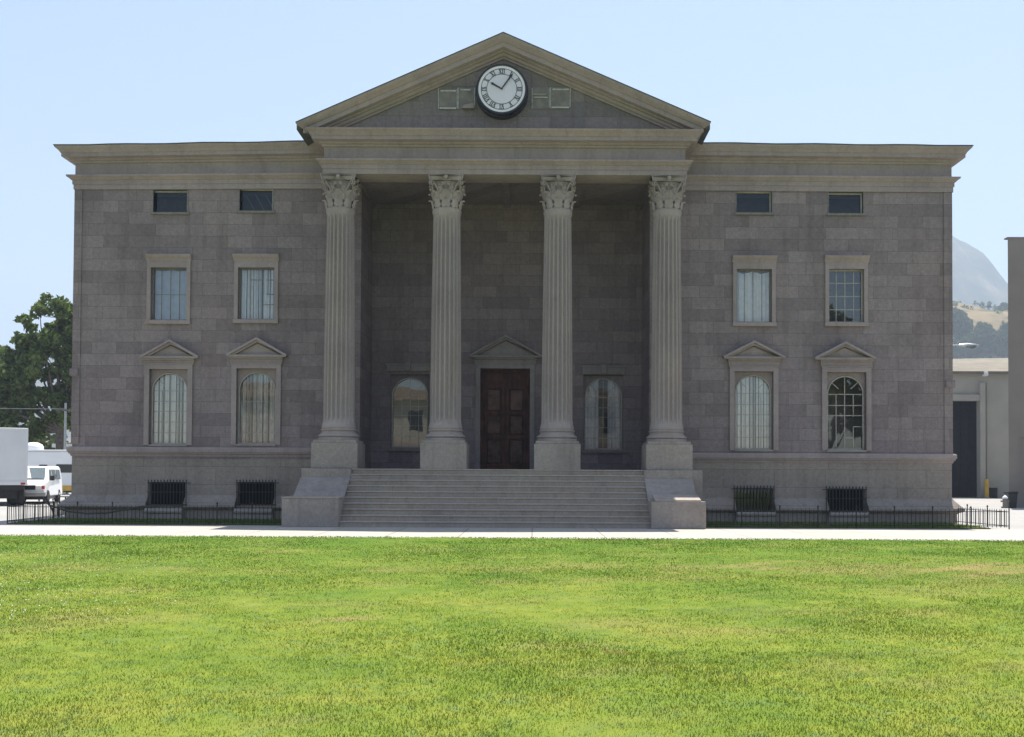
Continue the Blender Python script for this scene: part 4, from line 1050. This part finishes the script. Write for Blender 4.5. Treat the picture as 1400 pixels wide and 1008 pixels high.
# ================================================================== RIGHT: STAGE BUILDINGS, LAMP
YA = 81.0
st = thing('warehouse', 'pale stucco warehouse with a tall dark doorway and tan roof, right of the courthouse', 'building', (36, YA, 0))
x0, x1 = 18.0, 62.0; ze = UZ(509, YA, 1340); dx0, dzt = U(1284, 548, YA); dx1 = UX(1338.5, YA, 600)
b = MB(); b.wall(x0, x1, -.03, ze, YA, [(dx0, dx1, 0, dzt)], .5); b.quad((x0, YA, 0), (x0, YA, ze), (x0, YA + 30, ze), (x0, YA + 30, 0)); b.quad((x1, YA, 0), (x1, YA + 30, 0), (x1, YA + 30, ze), (x1, YA, ze)); b.build('wall', M['stucco_far'], st)
b = MB(); b.box(dx0, dx1, YA + .45, YA + .6, 0, dzt)
for k in range(1, 5): b.box(dx0 + (dx1 - dx0) * k / 5 - .03, dx0 + (dx1 - dx0) * k / 5 + .03, YA + .40, YA + .449, 0, dzt)
b.build('door', M['dark_door'], st)
b = MB(); b.box(dx1, dx1 + .42, YA - .25, YA - .002, 0, UZ(524, YA, 1340)); b.box(dx0, dx1 - .002, YA - .2, YA - .002, dzt + .002, dzt + .5); b.build('door_frame', M['stucco_far'], st)
zr = UZ(492, YA + 11, 1340)
b = MB(); p = [(x0 - .3, YA - .35, ze), (x1, YA - .35, ze + .1), (x1, YA + 11, zr + .55), (x0 - .3, YA + 11, zr - .35)]; q = [(x, y, z - .22) for x, y, z in p]
b.add(p + q, [(0, 1, 2, 3), (7, 6, 5, 4), (0, 4, 5, 1), (1, 5, 6, 2), (2, 6, 7, 3), (3, 7, 4, 0)]); b.build('roof', M['tan_roof'], st)
lx, lz = U(1345, 511, YA); b = MB(); b.box(lx - .16, lx + .16, YA - .5, YA - .01, lz - .22, lz + .12); b.build('wall_lamp', M['white_paint'], st, bevel=.05)
b = MB(); xx = dx1 + .62; b.tube([(xx, YA - .1, 0), (xx, YA - .1, UZ(524, YA, 1340))], .06, 8); b.build('downpipe', M['stucco_far'], st, smooth=60)

YN = 55.0
nb_ = thing('stage_building', 'tall plain grey brown building cut by the right edge of the photo', 'building', (32, YN, 0))
nx0 = UX(1378.5, YN, 500); nzt = UZ(326, YN, 1390)
b = MB(); d0, dz_ = U(1393, 598, YN); b.wall(nx0, 50, -.03, nzt, YN, [(d0, d0 + 3.2, 0, dz_)], .12); nb2 = nx0 + 10; b.quad((nx0, YN, 0), (nx0, YN, nzt), (nb2, YN + 18, nzt), (nb2, YN + 18, 0)); b.quad((nx0, YN, nzt), (50, YN, nzt), (50, YN + 18, nzt), (nb2, YN + 18, nzt)); b.build('wall', M['stucco_near'], nb_)
b = MB(); b.box(nx0 - .02, 50, YN - .02, YN + .4, nzt + .003, nzt + .07); b.build('coping', M['stucco_near'], nb_)
b = MB(); b.box(d0, d0 + 3.2, YN + .1, YN + .2, 0, dz_); b.build('door', M['stucco_near'], nb_)
# hydrant and bin at its foot, bollard and drums by the dark door
hx = UX(1374, 54, 680)
hy = thing('fire_hydrant', 'pale topped hydrant at the corner of the tall plain building', 'hydrant', (hx, 54, 0))
b = MB(); b.lathe([(.19, -.03), (.19, .05), (.12, .07), (.12, .42), (.15, .44), (.15, .48)], hx, 54, 16); b.tube([(hx - .22, 54, .34), (hx + .22, 54, .34)], .05, 10); b.build('barrel', M['stucco_near'], hy, smooth=40)
b = MB(); b.lathe([(.14, .482), (.13, .55), (.08, .62), (.03, .64), (.03, .68)], hx, 54, 16); b.build('bonnet', M['white_paint'], hy, smooth=50)
tx_ = UX(1383.5, 54.2, 680)
bn = thing('bin', 'small black bin standing against the tall plain building', 'bin', (tx_, 54.3, 0))
b = MB(); b.add([(tx_ + sx_ * w_, 54.3 + sy_ * w_, z_) for z_, w_ in ((-.03, .2), (.75, .25)) for sx_, sy_ in ((-1, -1), (1, -1), (1, 1), (-1, 1))], [(3, 2, 1, 0), (4, 5, 6, 7), (0, 1, 5, 4), (1, 2, 6, 5), (2, 3, 7, 6), (3, 0, 4, 7)]); b.build('body', M['black'], bn, bevel=.02)
b = MB(); b.box(tx_ - .28, tx_ + .28, 54.02, 54.58, .752, .86); b.build('lid', M['rubber'], bn, bevel=.03)
yx = UX(1349, 80, 665)
bo = thing('bollard', 'yellow steel bollard beside the dark warehouse doorway', 'bollard', (yx, 80, 0))
b = MB(); b.lathe([(.16, -.03), (.16, 1.35), (.12, 1.45), (.04, 1.49)], yx, 80, 16); b.build('post', M['yellow'], bo, smooth=50)
b = MB(); b.lathe([(.21, -.03), (.21, .05), (.165, .06)], yx, 80, 16); b.build('footing', M['grey_metal'], bo)
for px_, lab in ((1355.5, 'black drum next to the yellow bollard'), (1360, 'black drum farther right of the yellow bollard')):
    dx_ = UX(px_, 80.3, 670); b = MB(); b.lathe([(.2, -.03), (.21, .25), (.20, .27), (.21, .5), (.2, .53), (.21, .78), (.18, .8)], dx_, 80.3, 16)
    tag(b.build('drum', M['rubber'], smooth=30), lab, 'drum', 'black drums by the warehouse wall')
# street lamp: head shows past the courthouse corner
YS = 56.0; hx1, hz1 = U(1338, 474, YS); hx0 = UX(1311, YS, 470); poleX = hx0 - 2.6
sl = thing('street_lamp', 'grey street lamp head reaching out past the right corner of the courthouse', 'street lamp', (poleX, YS, 0))
b = MB(); b.tube([(poleX, YS, -.03), (poleX, YS, hz1 - .5), (poleX + .15, YS, hz1 - .15), (poleX + .8, YS, hz1 + .02), (hx0 + .1, YS, hz1 + .06)], [.1, .075, .06, .05, .04], 10); b.build('pole', M['grey_metal'], sl, smooth=60)
b = MB(); vs = []; fs = []; ns_ = 9
for i in range(ns_):
    t = i / (ns_ - 1); hw_ = .05 + .13 * math.sin(min(t * 1.25, 1) * math.pi / 2) * (1 if t < .85 else .75 if t < 1 else .3); hh_ = .05 + .08 * math.sin(math.pi * min(t * 1.0, 1) ** .8)
    for k in range(12):
        a_ = 2 * math.pi * k / 12; vs.append((hx0 + (hx1 - hx0) * t, YS + hw_ * math.cos(a_), hz1 + .06 + hh_ * math.sin(a_) * (1 if math.sin(a_) > 0 else .35)))
for i in range(ns_ - 1):
    for k in range(12): k2 = (k + 1) % 12; fs.append((i * 12 + k, i * 12 + k2, (i + 1) * 12 + k2, (i + 1) * 12 + k))
fs += [tuple(range(11, -1, -1)), tuple((ns_ - 1) * 12 + k for k in range(12))]
b.add(vs, fs); hd = b.build('lamp_head', M['chrome'], sl, smooth=60)
b = MB(); cxl = hx0 + (hx1 - hx0) * .6; vs = []
b.lathe([(.02, hz1 - .13), (.10, hz1 - .09), (.15, hz1 - .02), (.16, hz1 + .03)], cxl, YS, 16); b.v = [(cxl + (x - cxl) * 2.0, y, z) for x, y, z in b.v]; b.build('lens', M['windscreen'], hd, smooth=60)

# trees on the hillside
HT = [(1303, 445, 400, 13), (1312, 438, 405, 12), (1308, 462, 360, 11), (1320, 474, 330, 9), (1343, 458, 345, 11), (1352, 466, 335, 10), (1334, 470, 330, 9), (1340, 432, 430, 7), (1352, 412, 470, 8), (1342, 413, 470, 7), (1333, 414, 472, 6),
      (1374, 434, 430, 12), (1368, 470, 335, 10), (1380, 462, 345, 12), (1362, 478, 320, 8), (1296, 478, 330, 11), (1309, 484, 315, 8), (1347, 484, 310, 8), (1330, 486, 310, 8), (1360, 411, 468, 6), (1374, 484, 312, 9)]
where = ['tallest', 'broad', 'dark', 'spreading', 'rounded', 'leaning', 'small', 'lone', 'ridge top', 'second ridge top', 'low ridge']
HL = ['largest bush against the courthouse corner, upper hillside', 'bush just right of the courthouse corner, left of the dry grass', 'dark bush by the courthouse corner, below the dry grass', 'low bush directly above the street lamp head',
      'large rounded tree in the middle of the hillside below the dry grass', 'tree right of the large rounded one on the hillside', 'small bush left of the large rounded hillside tree', 'lone bush in the middle of the dry grass',
      'bush on the ridge above the dry grass, tallest of its row', 'bush in the middle of the ridge row above the dry grass', 'leftmost bush of the ridge row above the dry grass', 'tree beside the tall plain building, level with the dry grass',
      'bush low on the hill near the tall plain building', 'tree at the edge of the tall plain building, below the dry grass', 'low bush above the warehouse roof, right of the lamp head', 'bush mostly hidden behind the courthouse corner at lamp height',
      'low bush just under the street lamp arm', 'bush above the middle of the warehouse roof', 'bush just under the street lamp head, above the roof', 'rightmost bush of the ridge row above the dry grass', 'bush in the corner of warehouse roof and tall plain building']
for i, (px_, py_, Y_, h) in enumerate(HT):
    x_, z_ = U(px_, py_, Y_); zg = hill_at(x_, Y_); zg = max(zg, z_ - h * .6) if z_ - h * .6 > zg else zg
    # slide along the sight line's distance until the hill carries the tree
    h = h * KF * (.5 if py_ < 420 else 1.15 if py_ < 452 else .95); best = min(np.linspace(285 * KF, 600 * KF, 200), key=lambda yy: abs(hill_at(U(px_, py_, yy)[0], yy) + h * .5 - U(px_, py_, yy)[1]))
    x_, z_ = U(px_, py_, best); zg = hill_at(x_, best); s = h / 10
    tree('hillside_tree', HL[i], 'tree', (x_, float(best), zg), h * .3, .2 * s, [(-2 * s, 0, 4.2 * s, 2.6 * s), (2.2 * s, .5, 4.6 * s, 2.6 * s), (0, -.5, 6.8 * s, 2.8 * s), (0, 0, 3 * s, 2.6 * s)], .55 * s + .1, 26, M['hill_leaf'], 50 + i, group='trees on the hillside', clump=1.5 * s, limbs=False)

r_ = random.Random(77); cl = []
for _ in range(2600):
    x_ = r_.uniform(225, 520); y_ = r_.uniform(470, 850); z_ = hill_at(x_, y_); py_ = 650 - (z_ - EYE) * FPX / y_; px_ = PPX + x_ * FPX / y_
    if not 1270 < px_ < 1420: continue
    thick = min(max((py_ - 432) / 40, .06), .9) + (.45 if px_ < 1319 or px_ > 1365 else 0)
    if r_.random() < thick: rr = r_.uniform(1.2, 3.2); cl.append((x_, y_, z_ + rr * .4, rr, int(16 * rr)))
tag(leaves_mesh('scrub', cl, .8, M['hill_leaf'], None, 78), 'olive scrub spread over the lower hillside', 'scrub', kind='stuff')

# ================================================================== ACROSS THE SQUARE (seen in the window glass)
YB = -34.0
sp = thing('shop_building', 'cream two storey shop building across the lawn, mirrored in the porch window', 'building', (-8, YB, 0))
holes = []; 
for k in range(9):
    x = -26 + k * 4.2; holes += [(x, x + 1.5, 6.2, 8.6), (x - .4, x + 1.9, .6, 3.4)]
b = MB(); b.wall(-30, 14, 0, 10.6, YB, holes, -.3); b.box(-30, 14, YB - 9, YB - .5, 0, 10.5); b.build('wall', M['shop_wall'], sp)
b = MB(); b.box(-30.2, 14.2, YB + .002, YB + .5, 9.6, 10.9); b.box(-30.1, 14.1, YB + .002, YB + .25, 4.5, 5.1); b.build('cornice', M['shop_trim'], sp)
for x, x2, z, z2 in holes:
    b = MB(); b.box(x, x2, YB - .28, YB - .24, z, z2); wn = b.build('window', M['dark_glass'], sp)
    b = MB(); b.box((x + x2) / 2 - .04, (x + x2) / 2 + .04, YB - .235, YB - .2, z, z2); b.build('mullion', M['shop_trim'], wn)

for x_, y_, h_, lab, sd in ((30, -31, 19, 'tall dark tree across the lawn, mirrored in the windows right of the porch', 91), (41, -36, 12, 'second dark tree across the lawn, farther right and lower', 92)):
    tree('broadleaf_tree', lab, 'tree', (x_, y_, 0), 3.5, .4, [(-2.5, 0, h_ * .4, 2.4), (2.5, 0, h_ * .42, 2.4), (0, .5, h_ * .55, 2.8), (-1.8, 0, h_ * .72, 2.2), (1.8, 0, h_ * .72, 2.2), (0, 0, h_ * .88, 1.8)], .32, 90, M['leaf2'], sd, clump=1.2)
# ================================================================== HAZE
hz = MB(); hz.box(-2900, 3050, -420, 3050, -30, 585)
me = hz.build('haze', bpy.data.materials.new('haze_air')); tag(me, 'thin blue summer haze over the whole scene', 'haze', kind='stuff')
hm = me.data.materials[0]; hm.use_nodes = True; t = hm.node_tree; t.nodes.clear()
o = N(t, 'ShaderNodeOutputMaterial'); pv = N(t, 'ShaderNodeVolumePrincipled'); pv.inputs['Color'].default_value = (.70, .83, 1.0, 1); pv.inputs['Density'].default_value = .00045
pv.inputs['Anisotropy'].default_value = .2
t.links.new(pv.outputs[0], o.inputs['Volume'])
